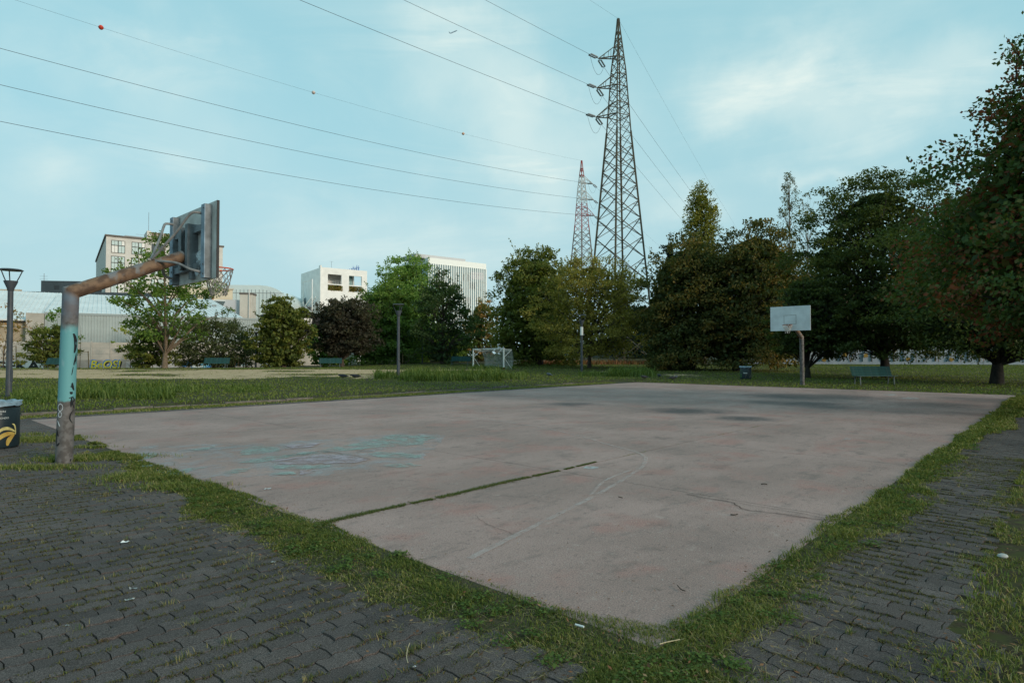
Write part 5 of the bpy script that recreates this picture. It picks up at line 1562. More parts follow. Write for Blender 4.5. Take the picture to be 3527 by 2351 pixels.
def leaves(name, C_, dirs, size, rnd, m, parent, kind=None, asp=.62):
    n = len(C_); d = dirs / np.linalg.norm(dirs, axis=1, keepdims=True)
    r_ = RNG.normal(size=(n, 3)); s = np.cross(d, r_); s /= np.linalg.norm(s, axis=1, keepdims=True) + 1e-9
    L = (size / 2)[:, None]; W_ = L * asp
    V = np.stack([C_ - d * L, C_ + s * W_, C_ + d * L, C_ - s * W_], 1).reshape(-1, 3)
    me = np_mesh(name, V, np.arange(n)[:, None] * 4 + np.arange(4)[None, :], None, np.repeat(rnd, 4))
    return np_obj(name, me, m, parent, kind)
for a_, b_ in ops:
    n = 700
    c_ = np.stack([RNG.uniform(a_, b_ + .3, n), RNG.uniform(-.15, .5, n), RNG.uniform(zb, zb + 1.3, n)], 1)
    leaves('planting', c_, RNG.normal(size=(n, 3)), RNG.uniform(.25, .5, n), RNG.random(n), M_IVY, b7)
MB().box(-.35, .0 - .002, -.15, .9, 0, H7 + .45).build('corner_pier', M_WHITE, b7)
st = MB().box(-2.0, -1.85, .95, 1.1, 0, H7 - 3.0).build('stair_frame', M_WHITE, b7)
MB().box(-2.0, -1.85, 8.0, 8.15, 0, H7 - 3.0).build('stair_frame', M_WHITE, b7)
MB().bar((-1.92, 1, H7 - 3.1), (-1.92, 8.1, H7 - 3.1), .2).build('stair_frame', M_WHITE, b7)
for k in range(6):
    z = H7 - 9.0 - 4.1 * k * .98 + 0
    z0 = H7 - 7.3 - 4.05 * k
    if z0 < 4: break
    fl = MB(); fl.bar((-1.8, 7.0, z0 - 2.0), (-1.8, 1.6, z0), .14, .35); fl.bar((-.9, 7.0, z0 - 2.0), (-.9, 1.6, z0), .14, .35); fl.build('stair_flight', M_WHITE, b7)
    fl = MB(); fl.bar((-1.8, 1.6, z0 - 4.05), (-1.8, 7.0, z0 - 2.05), .14, .3); fl.build('stair_flight', M_WHITE, b7)
    MB().box(-2.1, -.01, 7.0, 11.2, z0 - 2.2, z0 - 2.0).build('landing', mat('landing_tint', (.55, .48, .50), .9), b7)
    MB().box(-2.1, -2.02, 7.0, 11.2, z0 - 2.0, z0 - .9).build('parapet', M_WHITE, b7)
    w_ = MB().box(-.03, -.002, 11.6, 13.6, z0 - 1.3, z0 + .6).build('window', M_PANED, b7)
MB().tube([(3.2, 2, H7), (3.2, 2, H7 + 2.0)], .04, 6).build('antenna', M_GALV, b7)
MB().bar((2.7, 2, H7 + 1.9), (3.7, 2, H7 + 1.9), .04).build('antenna_bar', M_GALV, b7)
M_BLUE = mat('sign_blue', (.02, .10, .38), .5)
for k in range(9):      # roof letters, seen from behind and too oblique to read
    x_ = 8.0 + k * .30; y_ = 6 - k * .5; hh_ = .55 + .35 * (k in (5, 7)) + .12 * k
    mb = MB(); mb.box(x_, x_ + .10, y_, y_ + .1, H7 - .04, H7 + hh_)
    mb.tube([(x_ + .05 + .16 * math.cos(q), y_, H7 + hh_ * .45 + hh_ * .3 * math.sin(q)) for q in np.linspace(.3, 5.6, 9)], .05, 5)
    mb.build('roof_letter', M_BLUE, b7)
# --- tall glass office with white fins
b8 = thing('finned_office', 'tall pale glass office tower with close white vertical fins', 'building', (-46, 333, -.3), R(38))
L8, H8 = 38.5, 52.0
MB().box(0, L8, 0, 30, 14.0, H8).build('glass_body', glass('pale_teal_glass', (.30, .43, .47), .12), b8)
MB().box(2, L8 - 5, 2, 28, 0, 13.99).build('lower_body', glass('pale_teal_glass2', (.38, .50, .50), .15), b8)
MB().box(-.3, L8 + .3, -.5, 30.2, H8 + .002, H8 + 3.2).build('parapet', mat('fin_white', (.86, .86, .82), .7), b8)
MB().box(-6, L8 - 12, 3, 20, H8 + 3.21, H8 + 5.2).build('plant_room', mat('plant_grey', (.52, .50, .50), .8), b8)
fin = MB().box(-.28, .28, -.75, -.01, 13.2, H8 - .01).mesh('fin'); fin.materials.append(mat('fin_white', (.86, .86, .82), .7))
nf = 27
for k in range(nf):
    inst('fin', fin, b8, (L8 * k / (nf - 1), 0, 0))
for k in range(8):
    MB().box(.05, L8 - .05, -.12, -.006, 18.2 + k * 4.3, 18.45 + k * 4.3).build('floor_band', M_FRAMEL, b8)
for k in range(26):
    x_ = random.uniform(8, L8 - 4.2); z = 18.5 + 4.3 * random.choice((1, 3, 5, 6)); MB().box(x_, x_ + random.uniform(.6, 4), -.04, -.003, z, z + 3.6).build('blind', M_PANED, b8)
MB().box(L8 - 10, L8 - 1, -.09, -.004, H8 - 6.5, H8 - 2.2).build('blind', mat('lilac_blind', (.55, .52, .58), .7), b8)
MB().box(L8 + .01, L8 + .5, -.7, 3, 13.2, H8).build('corner_fin', mat('fin_white', (.86, .86, .82), .7), b8)
# --- pinkish house behind the right-hand trees
b9 = thing('pink_house', 'pale pink house glimpsed between the leaves of the right-hand trees', 'building', (38, 96, .6), R(-10))
MB().box(0, 46, 0, 10, 0, 10.5).build('wall', mat('pink_render', (.45, .31, .25), .9, .15, .4), b9)
MB().box(-.5, 46.5, -.5, 10.5, 10.502, 11).build('roof', M_CAP, b9)
for k in range(9):
    window(b9, 2 + 4.8 * k, 3.6 + 4.8 * k, 5.2, 7.2, -.03, 2, 1, False, M_PANED)

# ================================================================== WALLS
def panel_wall(name, label, p0, ang, n, pw, courses, ch, base_h, mp, mb_, post=True, cat='wall'):
    t = thing(name, label, cat, p0, ang)
    pm = MB().box(.07, pw - .07, -.04, .04, 0, ch - .02).mesh('panel'); pm.materials.append(mp)
    for i in range(n):
        MB().box(i * pw, (i + 1) * pw - .015, -.09 - .003 * (i % 2), .09, -.3, base_h).build('base_slab', mb_, t)
        for c in range(courses):
            inst('panel', pm, t, (i * pw, .0, base_h + .003 + c * ch))
        if post:
            MB().box(i * pw - .075, i * pw + .065, -.12, .12, base_h + .002, base_h + courses * ch + .12).build('post', mp, t)
    return t
M_PANEL = mat('fence_panel', (.54, .48, .42), .9, .14, .7); M_PBASE = mat('fence_base', (.40, .36, .32), .9, .3, .8)
fw = panel_wall('concrete_fence', 'long cream concrete panel fence with graffiti along its foot', (-90.0, 57.6, -.45), WROT, 30, 2.07, 3, .78, 1.35, M_PANEL, M_PBASE)
def paint_text(parent, body, size, x, z, m, name='graffiti', y=-.105, bold=.02, shear=0., sx=1.0, sz=1.0):
    me = text_mesh(body, size, 0, bold, shear)
    for v in me.vertices: v.co = (x + v.co.x * sx, y, z + v.co.y * sz)
    me.materials.clear(); me.materials.append(m); return link(bpy.data.objects.new(name, me), parent)
G_BLK, G_WHT, G_YEL, G_BLU, G_CYA, G_GRN, G_PUR = (mat('spray_' + k, c, .8, .25, 2) for k, c in (('black', (.02, .025, .025)), ('white', (.62, .66, .64)), ('yellow', (.55, .50, .05)), ('blue', (.05, .22, .50)), ('cyan', (.22, .50, .62)), ('green', (.16, .42, .10)), ('purple', (.26, .20, .34))))
fo = Vector((-90.0, 57.6)); fd = Vector((math.cos(WROT), math.sin(WROT)))
def fence_s(px):
    r_ = (px - 1176) / 1400
    return (r_ * fo.y - fo.x) / (fd.x - r_ * fd.y)
# block letters
s0, s1 = fence_s(2), fence_s(104)
MB().box(s0 - 2, s1, -.1015, -.0985, .08, 1.28).build('graffiti', G_WHT, fw)
paint_text(fw, 'IGEKA', 1.35, s0 - 1.2, .14, G_BLK, bold=.05, sx=(s1 - s0 + 1.0) / 4.05, sz=1.1)
# lettered piece
s0, s1 = fence_s(205), fence_s(276)
for dx, dz, m_, yy in ((-.07, .07, G_BLU, -.1035), (.0, -.0, G_YEL, -.110), ):
    paint_text(fw, 'BeOS!', 1.5, s0 + dx + .1, .28 + dz, m_, bold=.07 if m_ is G_BLU else .035, shear=.15, y=yy, sx=(s1 - s0) / 3.95, sz=.95)
paint_text(fw, 'BeOS!', 1.5, s0 + .24, .14, G_BLK, bold=.06, shear=.15, y=-.1005, sx=(s1 - s0) / 3.95, sz=.95)
for k in range(16):
    x_ = s0 + .3 + k * (s1 - s0) / 17; MB().box(x_, x_ + .10, -.1033, -.102, .02, .5).build('graffiti', G_BLK if k % 2 else G_WHT, fw)
# blue cloud piece and scribbles
def blob(parent, cx, cz, rx, rz, m, y, n=22):
    pts = [(cx + rx * random.uniform(.65, 1.1) * math.cos(q), max(.02, cz + rz * random.uniform(.65, 1.1) * math.sin(q))) for q in np.linspace(0, 2 * math.pi, n)[:-1]]
    MB().add([(x, y, z) for x, z in pts], [tuple(range(len(pts)))]).build('graffiti', m, parent)
s0, s1 = fence_s(422), fence_s(560)
for k in range(34):
    blob(fw, s0 + (s1 - s0) * random.random() ** 1.4, .55 + random.uniform(-.3, .4), random.uniform(.25, .8), random.uniform(.15, .45), random.choice((G_CYA, G_BLU, G_BLU, G_WHT, G_CYA)), -.0985 - .0012 * k)
s0, s1 = fence_s(290), fence_s(410)
MB().box(s0, s1, -.0965, -.0955, .06, 1.1).build('graffiti', mat('wall_wash', (.50, .47, .45), .9), fw)
for k in range(9):
    x_ = s0 + (s1 - s0) * (k + .3) / 9
    mb = MB(); pts = [(x_ + random.uniform(-.6, .6), -.100, random.uniform(.15, 1.0)) for _ in range(4)]
    for p_, q_ in zip(smooth_pts(pts, 5)[:-1], smooth_pts(pts, 5)[1:]): mb.bar(p_, q_, .05, .012)
    mb.build('graffiti', G_BLK, fw)
for px, m_ in ((640, G_WHT), (690, G_CYA), (720, G_WHT), (700, G_YEL)):
    s_ = fence_s(px)
    if s_ < 61: blob(fw, s_, .6, 1.2, .5, m_, -.1)
# grey graffiti wall behind the pylon
M_GW = mat('grey_wall', (.30, .31, .31), .9, .2, .6)
gw = panel_wall('graffiti_wall', 'grey concrete wall with faded purple and blue graffiti behind the pylon', (4.0, 117, 1.15), R(2), 12, 2.3, 1, 2.35, .2, M_GW, M_GW, post=False)
for k in range(46):
    x_ = random.uniform(0.3, 27); blob(gw, x_, random.uniform(.7, 1.9), random.uniform(.15, .8), random.uniform(.3, .8), random.choice((G_PUR, G_PUR, M_GW, G_CYA if x_ > 20 or x_ < 9 else M_GW, G_BLU if x_ < 9 else G_PUR)), -.095 - .001 * k)
for k in range(30):
    x_ = random.uniform(.5, 19); mb = MB()
    pts = [(x_ + random.uniform(-.5, .5), -.15 - .001 * k, random.uniform(.5, 2.2)) for _ in range(4)]
    for p_, q_ in zip(smooth_pts(pts, 5)[:-1], smooth_pts(pts, 5)[1:]): mb.bar(p_, q_, .06, .01)
    mb.build('graffiti', random.choice((G_BLK, G_WHT, G_PUR, G_BLU)), gw)
# painted wall at the right, behind the lawn
M_PW = mat('pale_painted_wall', (.27, .30, .33), .9, .2, .5)
pw_ = panel_wall('mural_wall', 'pale wall with teal and ochre mural lettering beyond the right-hand lawn', (30, 79, .45), R(-7), 16, 2.6, 1, 2.0, .25, M_PW, M_PW, post=False)
G_TEA, G_OCH = mat('spray_teal', (.055, .13, .14), .8, .2, 2), mat('spray_ochre', (.25, .15, .03), .8, .3, 2)
for k in range(26):
    x_ = 8 + k * 1.25; mb = MB()
    pts = [(x_ + random.uniform(-.2, .2), .25), (x_ + random.uniform(-.4, .7), 1.2), (x_ + random.uniform(.2, 1.3), 2.0)]
    if k % 3 == 0: pts = [(x_, .3), (x_, 1.7), (x_ + .9, 1.9)]
    for p_, q_ in zip(pts[:-1], pts[1:]): mb.bar((p_[0], -.10 - .001 * k, p_[1]), (q_[0], -.10 - .001 * k, q_[1]), .28, .01)
    mb.build('graffiti', G_TEA if k % 4 else G_OCH, pw_)
    if k % 2: blob(pw_, x_ + .6, random.uniform(.4, 1.6), .3, .28, G_OCH, -.135 - .001 * k)
sp = [(math.sin(q) * (.45 if i % 2 == 0 else .18), math.cos(q) * (.45 if i % 2 == 0 else .18)) for i, q in enumerate(np.linspace(0, 2 * math.pi, 11)[:-1])]
for cx, cz in ((17.7, 1.3), (18.5, .9)):
    MB().add([(cx + x_, -.165, cz + z_) for x_, z_ in sp], [tuple(range(10))]).build('graffiti', G_BLK, pw_)

# ================================================================== TREES
GT = 'trees around the lawn'
def prof(shape, t):
    t = np.clip(t, 0, 1)
    def cap(k, p=2.2, q=.5): return np.clip(1 - np.clip((t - k) / (1 - k), 0, 1) ** p, 0, 1) ** q
    if shape == 'round': return np.sqrt(np.clip(1 - (2 * t - 1) ** 2, 0, 1)) ** .7
    if shape == 'dome': return np.where(t < .35, .75 + .25 * np.sin(t / .35 * np.pi / 2), cap(.35))
    if shape == 'skirt': return np.where(t < .2, .88 + .6 * t, cap(.2, 2.3))
    if shape == 'cone': return np.clip(1 - t, 0, 1) ** .8 * np.where(t < .08, .6 + 5 * t, 1)
    if shape == 'tall': return np.clip(1 - t, 0, 1) ** .45 * np.where(t < .2, .55 + 2.25 * t, 1)
    if shape == 'column': return np.sin(np.pi * np.clip(t * .92 + .07, 0, 1)) ** .45
    if shape == 'egg': return np.where(t < .35, .6 + .4 * np.sin(t / .35 * np.pi / 2), cap(.35, 2.0))
    return np.ones_like(t)
DENS = 1.25
def tree(name, label, px, Y, x0, x1, yt, yb, shape, m, leaf=.24, n=9000, clumps=170, trunk=.2, bark=None, flat=.55, fill=.25, rough=.30, sprig=26, depth=.9, cat='tree', stems=1, gap=.0, limbs=70, crownc=.16, top=.82, basez=None, seed=None, hollow=.25, droop=.2, group=GT, cy=0.0):
    n = int(n * DENS); clumps = int(clumps * 1.2)
    rg = np.random.default_rng(seed if seed is not None else (abs(hash((px, Y))) % 9999))
    bx = (px - 1176) / 1400 * Y; bz = float(gz(bx, Y)) if basez is None else basez
    t = thing(name, label, cat, (bx, Y, bz), 0, group)
    xl, xr = (x0 - 1176) / 1400 * Y - bx, (x1 - 1176) / 1400 * Y - bx
    zt = CAM_H + (815 - yt) / 1400 * Y - bz; zb = max(.15, CAM_H + (815 - yb) / 1400 * Y - bz)
    cx, Rr = (xl + xr) / 2, (xr - xl) / 2 * 1.14; Hc = zt - zb
    # clump centres
    tt = rg.random(clumps * 6); w = prof(shape, tt); tt = tt[rg.random(len(tt)) < w ** 1.3][:clumps]
    an = rg.uniform(0, 2 * np.pi, len(tt)); f = np.sqrt(hollow + (1 - hollow) * rg.random(len(tt)))
    ph = rg.uniform(0, 6.28, 5)
    wob = 1 + rough * (np.sin(2 * an + ph[0] + 3 * tt) * .4 + np.sin(3 * an + ph[1] - 7 * tt) * .4 + np.sin(5 * an + 11 * tt + ph[2]) * .35) + rg.normal(0, .05, len(tt))
    cr = Rr * crownc * rg.uniform(.6, 1.25, len(tt))
    rad = (prof(shape, tt) * Rr * wob - cr * .45).clip(.05) * f
    c = np.stack([cx + rad * np.cos(an), cy + rad * np.sin(an) * depth, zb + Hc * tt * 1.02 - droop * rad * .25], 1)
    c[:, 2] = np.maximum(c[:, 2], .25)
    cl_r = rg.random(len(tt))
    # leaves
    nc = len(c); per = rg.multinomial(n, (cr ** 1.5) / (cr ** 1.5).sum()); idx = np.repeat(np.arange(nc), per)
    g = rg.normal(size=(len(idx), 3)); g /= np.linalg.norm(g, axis=1, keepdims=True); g *= (rg.random(len(idx)) ** .45)[:, None]
    pos = c[idx] + g * cr[idx][:, None] * np.array([1.15, 1.15, flat])
    out = pos - np.array([cx, cy, zb + Hc * .35]); out /= np.linalg.norm(out, axis=1, keepdims=True) + 1e-6
    dirs = out * .7 + rg.normal(size=pos.shape) * .8 + np.array([0, 0, -.35])
    size = leaf * rg.uniform(.65, 1.35, len(idx)); rn = np.clip(.5 * cl_r[idx] + .5 * rg.random(len(idx)), 0, 1)
    P_, D_, S_, N_ = [pos], [dirs], [size], [rn]
    # inner fill of larger sprays
    nf_ = int(n * fill)
    if nf_:
        ti = rg.random(nf_); ai = rg.uniform(0, 6.283, nf_); ri = prof(shape, ti) * Rr * .72 * np.sqrt(rg.random(nf_))
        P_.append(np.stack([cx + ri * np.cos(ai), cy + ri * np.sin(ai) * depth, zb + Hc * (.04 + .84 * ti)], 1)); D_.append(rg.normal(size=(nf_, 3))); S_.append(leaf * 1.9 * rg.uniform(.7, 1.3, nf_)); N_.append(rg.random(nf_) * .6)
    # loose sprigs that break the outline
    tw = MB()
    for k in range(sprig):
        t0 = rg.uniform(.35, 1.0) ** .6; a0 = rg.uniform(0, 6.283); r0 = prof(shape, np.array([t0]))[0] * Rr * .92
        p0 = np.array([cx + r0 * math.cos(a0), cy + r0 * math.sin(a0) * depth, zb + Hc * t0 * .96])
        d0 = np.array([math.cos(a0) * (1.1 - t0) * 1.3, math.sin(a0) * (1.1 - t0) * 1.3, .35 + .9 * t0]); d0 = d0 / np.linalg.norm(d0)
        L = min(Rr * rg.uniform(.08, .22), 1.3); m_ = int(12 + L * 16 * .24 / leaf); d0 = d0 + rg.normal(0, .25, 3)
        q = p0 + np.outer(rg.random(m_), d0 * L) + rg.normal(0, leaf * .42, (m_, 3))
        P_.append(q); D_.append(rg.normal(size=(m_, 3)) + d0); S_.append(leaf * rg.uniform(.6, 1.05, m_)); N_.append(rg.random(m_) * .7 + .2)
        tw.tube([tuple(p0 - d0 * L * .5), tuple(p0 + d0 * L)], [.03, .008], 3, False)
    leaves('crown', np.concatenate(P_), np.concatenate(D_), np.concatenate(S_), np.concatenate(N_), m, t)
    bark = bark or M_BARK
    tr = MB(); th = zb + Hc * top
    starts = []
    for s in range(stems):
        off = Vector((0, 0, 0)) if stems == 1 else Vector((random.uniform(-.35, .35), random.uniform(-.3, .3), 0))
        ex = cx * .75 + (0 if stems == 1 else random.uniform(-.5, .5) * Rr); ey = cy * .75 + (0 if stems == 1 else random.uniform(-.4, .4) * Rr)
        pts = []; rr_ = []
        for i in range(9):
            f_ = i / 8; wv = .10 * trunk * 4
            pts.append(Vector((off.x + ex * f_ ** 1.4 + wv * math.sin(f_ * 5 + ph[3] + s), off.y + ey * f_ ** 1.4 + wv * math.cos(f_ * 4 + ph[4]), -.12 + (th + .12) * f_)))
            rr_.append(trunk * (1.35 if i == 0 else 1) * (1 - .86 * f_) / (1 if stems == 1 else stems ** .45))
        tr.tube(pts, rr_, 9); starts.append((pts, rr_))
    tr.build('trunk', bark, t, True)
    br = MB()
    for i in rg.permutation(nc)[:limbs]:
        pts, rr_ = starts[int(rg.integers(len(starts)))]
        e = Vector(c[i]); hz = max(zb * .75, e.z - (Vector((e.x, e.y)) - Vector((cx, 0))).length * .75 - .2)
        k = min(7, max(1, int(hz / th * 8))); p0 = pts[k]
        md = p0.lerp(e, .5) + Vector((0, 0, .12 * (e - p0).length))
        r0 = min(rr_[k] * .55, .018 * (e - p0).length + .012)
        br.tube([p0, p0.lerp(md, .6) , md, e], [r0, r0 * .8, r0 * .55, .008], 5, False)
    if br.f: 
        b_ = br.build('branches', bark, t, True)
        if sprig: tw.build('twigs', bark, t)['kind'] = 'stuff'
    return t
L_OLIVE = leaf_mat('leaf_olive', [(.030, .040, .008), (.054, .066, .012), (.090, .096, .017), (.14, .125, .024)])
L_GREEN = leaf_mat('leaf_green', [(.026, .048, .010), (.045, .078, .013), (.072, .112, .018), (.105, .145, .028)])
L_BRIGHT = leaf_mat('leaf_bright', [(.045, .080, .016), (.075, .125, .024), (.11, .17, .034), (.15, .20, .05)])
L_DARK = leaf_mat('leaf_purple_brown', [(.017, .015, .010), (.027, .023, .015), (.038, .033, .019), (.050, .050, .022)])
L_DGREEN = leaf_mat('leaf_dark_green', [(.013, .022, .009), (.022, .037, .012), (.036, .055, .016), (.055, .072, .020)])
L_BROWN = leaf_mat('leaf_chestnut', [(.020, .028, .009), (.038, .046, .012), (.074, .060, .015), (.17, .098, .022)])
L_YELLOW = leaf_mat('leaf_yellowing', [(.060, .060, .012), (.115, .102, .019), (.165, .135, .027), (.21, .165, .040)])
L_HORN = leaf_mat('leaf_hornbeam', [(.014, .022, .007), (.026, .037, .009), (.046, .058, .012), (.080, .082, .017)])
L_GREY = leaf_mat('leaf_grey', [(.040, .046, .022), (.062, .066, .034), (.085, .088, .046), (.08, .10, .03)])
L_GREYGREEN = leaf_mat('leaf_grey_green', [(.026, .034, .013), (.040, .048, .018), (.058, .066, .025), (.075, .088, .026)])
L_POPLAR = leaf_mat('leaf_poplar', [(.050, .058, .010), (.085, .090, .014), (.13, .12, .018), (.17, .135, .022)])
L_CEDAR = leaf_mat('leaf_cedar', [(.011, .020, .015), (.018, .030, .021), (.028, .042, .028)], .1)
L_ORANGE = leaf_mat('leaf_orange', [(.04, .055, .014), (.07, .08, .02), (.20, .12, .04), (.34, .17, .06)])
L_MAPLE = leaf_mat('leaf_red_maple', [(.014, .026, .008), (.028, .050, .012), (.045, .066, .016), (.105, .028, .016), (.14, .045, .022)])

tree('maple_tree', 'slender green maple with bare pale trunk and airy crown on the lawn', 377, 62, 280, 478, 545, 785, 'egg', L_GREEN, .28, 5400, 74, .24, M_BARKPALE, flat=.6, fill=.06, rough=.42, sprig=18, limbs=46, crownc=.19, hollow=.10, seed=4, top=.9)
tree('cherry_tree', 'low spreading cherry tree behind the left bench', 108, 66, 60, 172, 748, 838, 'dome', L_OLIVE, .24, 3600, 70, .16, fill=.12, sprig=16, seed=5)
tree('young_tree', 'tall thin pale green young tree beside the left cherry', 122, 69, 98, 172, 712, 830, 'column', L_BRIGHT, .26, 1100, 24, .08, fill=0, sprig=14, limbs=24, crownc=.3, seed=8)
tree('young_tree', 'thin sparse sapling with reddish leaves left of the first lamp post', 8, 66, -10, 60, 700, 838, 'column', leaf_mat('leaf_sapling', [(.08, .09, .02), (.16, .10, .03), (.2, .08, .03)]), .22, 420, 24, .05, fill=0, sprig=10, limbs=24, crownc=.3, seed=18)
tree('cherry_tree', 'small dark cherry tree left of the slender maple trunk', 344, 64.5, 292, 402, 752, 842, 'dome', L_OLIVE, .24, 3000, 60, .15, fill=.15, sprig=16, seed=6)
tree('young_tree', 'thin ailanthus shoot with yellow leaf fans against the ribbed wall', 300, 80, 262, 352, 738, 820, 'column', leaf_mat('leaf_shoot', [(.08, .12, .02), (.16, .18, .03), (.30, .20, .05)]), .32, 420, 18, .05, fill=0, sprig=6, limbs=18, crownc=.2, seed=9)
tree('thicket_tree', 'wide grey-green thicket of thin arching branches behind the blue graffiti bench', 500, 70, 398, 588, 724, 850, 'dome', L_GREYGREEN, .21, 9500, 170, .20, M_BARK, fill=.12, rough=.25, sprig=40, stems=4, limbs=80, crownc=.13, seed=10)
tree('chestnut_tree', 'round olive chestnut tree with crown almost to the grass', 652, 68, 586, 708, 674, 842, 'egg', L_OLIVE, .27, 7200, 130, .24, fill=.3, sprig=16, seed=11)
tree('maple_tree', 'round dark purple-brown maple with a short clear trunk', 787, 72, 718, 866, 682, 815, 'round', L_DARK, .25, 9000, 170, .22, fill=.35, sprig=18, rough=.2, seed=12)
tree('bush', 'bright green bushy tree at the foot of the painted shed', 742, 79, 700, 800, 742, 845, 'dome', L_BRIGHT, .27, 3600, 70, .12, fill=.2, sprig=10, seed=13, cat='bush')
tree('lime_tree', 'broad fresh green tree filling the gap behind the dark maple', 885, 86, 800, 985, 640, 848, 'skirt', L_GREEN, .32, 10000, 170, .25, fill=.4, sprig=22, seed=14)
tree('poplar_tree', 'tall pale green poplar rising behind the dark maples', 930, 104, 848, 1024, 584, 800, 'egg', L_BRIGHT, .36, 9500, 150, .4, fill=.3, sprig=36, rough=.28, seed=15, hollow=.2)
tree('maple_tree', 'dark green open maple with leaning limbs before the finned office', 1017, 78, 942, 1088, 622, 845, 'egg', L_DGREEN, .28, 6800, 90, .26, M_BARK, fill=.12, rough=.45, sprig=24, limbs=70, crownc=.19, seed=16)
tree('bush', 'dense dark undergrowth below the open dark maple', 1000, 92, 930, 1100, 745, 845, 'dome', L_GREEN, .34, 4200, 70, .15, fill=.4, sprig=8, seed=17, cat='bush')
tree('orange_tree', 'small tree with orange tipped sprays beside the big dark tree', 1100, 92, 1066, 1150, 682, 842, 'egg', L_ORANGE, .32, 3400, 70, .15, fill=.25, sprig=14, seed=19)
tree('hornbeam_tree', 'big dark hornbeam behind the goal with a skirt of leaves to the ground', 1236, 72, 1128, 1335, 566, 842, 'skirt', L_OLIVE, .30, 14000, 210, .42, M_BARKDARK, fill=.42, sprig=40, rough=.3, seed=20)
tree('small_leaf_tree', 'yellowing small-leaved tree with forked trunk in front of the pylon', 1355, 62.5, 1243, 1478, 588, 812, 'dome', L_YELLOW, .19, 17000, 230, .28, M_BARK, fill=.22, sprig=70, rough=.3, stems=3, limbs=110, seed=21, crownc=.14)
tree('spruce_tree', 'dark spruce behind the pylon legs', 1428, 108, 1385, 1472, 612, 828, 'cone', L_CEDAR, .36, 4200, 120, .25, M_BARKDARK, fill=.35, sprig=10, flat=.3, seed=22)
tree('bush', 'dark evergreen hedge tree behind the pylon foot', 1465, 112, 1400, 1545, 690, 828, 'dome', L_CEDAR, .42, 3600, 60, .2, M_BARKDARK, fill=.5, sprig=6, seed=23, cat='bush')
tree('cedar_tree', 'dark cedar with drooping level branches behind the chestnut', 1535, 76, 1478, 1602, 530, 838, 'cone', L_CEDAR, .28, 6400, 90, .35, M_BARKDARK, fill=.2, flat=.16, rough=.55, sprig=26, crownc=.26, droop=.6, seed=24)
tree('chestnut_tree', 'dark chestnut turning orange with a low shrub at its foot', 1582, 57, 1466, 1702, 540, 832, 'skirt', L_BROWN, .24, 17000, 260, .36, M_BARKDARK, fill=.45, sprig=26, rough=.22, stems=2, seed=25)
tree('poplar_tree', 'narrow golden-green poplar standing above the dark chestnut', 1615, 80, 1576, 1652, 422, 640, 'column', L_POPLAR, .25, 6000, 90, .3, fill=.2, sprig=26, flat=1.1, crownc=.32, rough=.2, seed=26)
tree('lime_tree', 'broad dark lime tree left of the far backboard', 1692, 54, 1606, 1868, 510, 836, 'skirt', L_BROWN, .23, 19000, 280, .38, M_BARKDARK, fill=.45, sprig=30, rough=.22, seed=27)
tree('poplar_tree', 'thin half-bare poplar poking above the lime tree', 1815, 82, 1796, 1838, 398, 600, 'column', L_GREY, .19, 1500, 50, .22, M_BARKPALE, fill=.0, sprig=40, flat=1.2, crownc=.34, limbs=50, seed=28)
tree('poplar_tree', 'thin bare-topped tree beside the half-bare poplar', 1856, 80, 1832, 1886, 440, 600, 'round', L_GREY, .16, 420, 40, .16, M_BARKPALE, fill=.0, sprig=30, limbs=40, crownc=.2, seed=29)
tree('hornbeam_tree', 'tall dense hornbeam behind the far bench with branches hanging to head height', 2035, 41, 1842, 2195, 396, 820, 'dome', L_HORN, .17, 30000, 330, .27, M_BARKDARK, fill=.3, sprig=60, rough=.28, flat=.4, seed=30, crownc=.13, droop=.05)
tree('dark_tree', 'dark broad tree with thick swollen trunk at the court end by the right edge', 2282, 32.5, 2060, 2560, 420, 818, 'dome', L_HORN, .15, 26000, 300, .27, M_BARKDARK, fill=.4, sprig=30, rough=.25, flat=.4, seed=31, droop=.05)
tree('dark_tree', 'dark tree standing behind the far backboard pole', 1852, 40, 1780, 1935, 640, 812, 'dome', L_HORN, .17, 7000, 120, .16, M_BARKDARK, fill=.4, sprig=14, flat=.4, seed=32, droop=.05)
tree('dark_tree', 'shadowy background tree between the lime tree and the tall hornbeam', 1905, 92, 1800, 2010, 540, 812, 'skirt', L_HORN, .26, 8000, 130, .3, M_BARKDARK, fill=.5, sprig=14, seed=33)
tree('dark_tree', 'shadowy background tree beyond the lawn at the right', 2200, 92, 2080, 2400, 540, 808, 'skirt', L_HORN, .26, 8000, 130, .3, M_BARKDARK, fill=.5, sprig=14, seed=34)
tree('red_maple_tree', 'near maple with reddish winged seeds reaching in from the right edge', 2600, 15.5, 2130, 3070, -60, 765, 'tall', L_MAPLE, .135, 42000, 400, .3, M_BARKDARK, fill=.40, sprig=30, rough=.22, flat=.5, crownc=.13, seed=35, depth=1.0, limbs=160)
tree('shrub', 'low dark shrub at the foot of the chestnut trees', 1535, 55, 1488, 1592, 818, 848, 'dome', L_BROWN, .18, 1800, 40, .06, fill=.3, sprig=6, seed=36, cat='shrub', limbs=12)

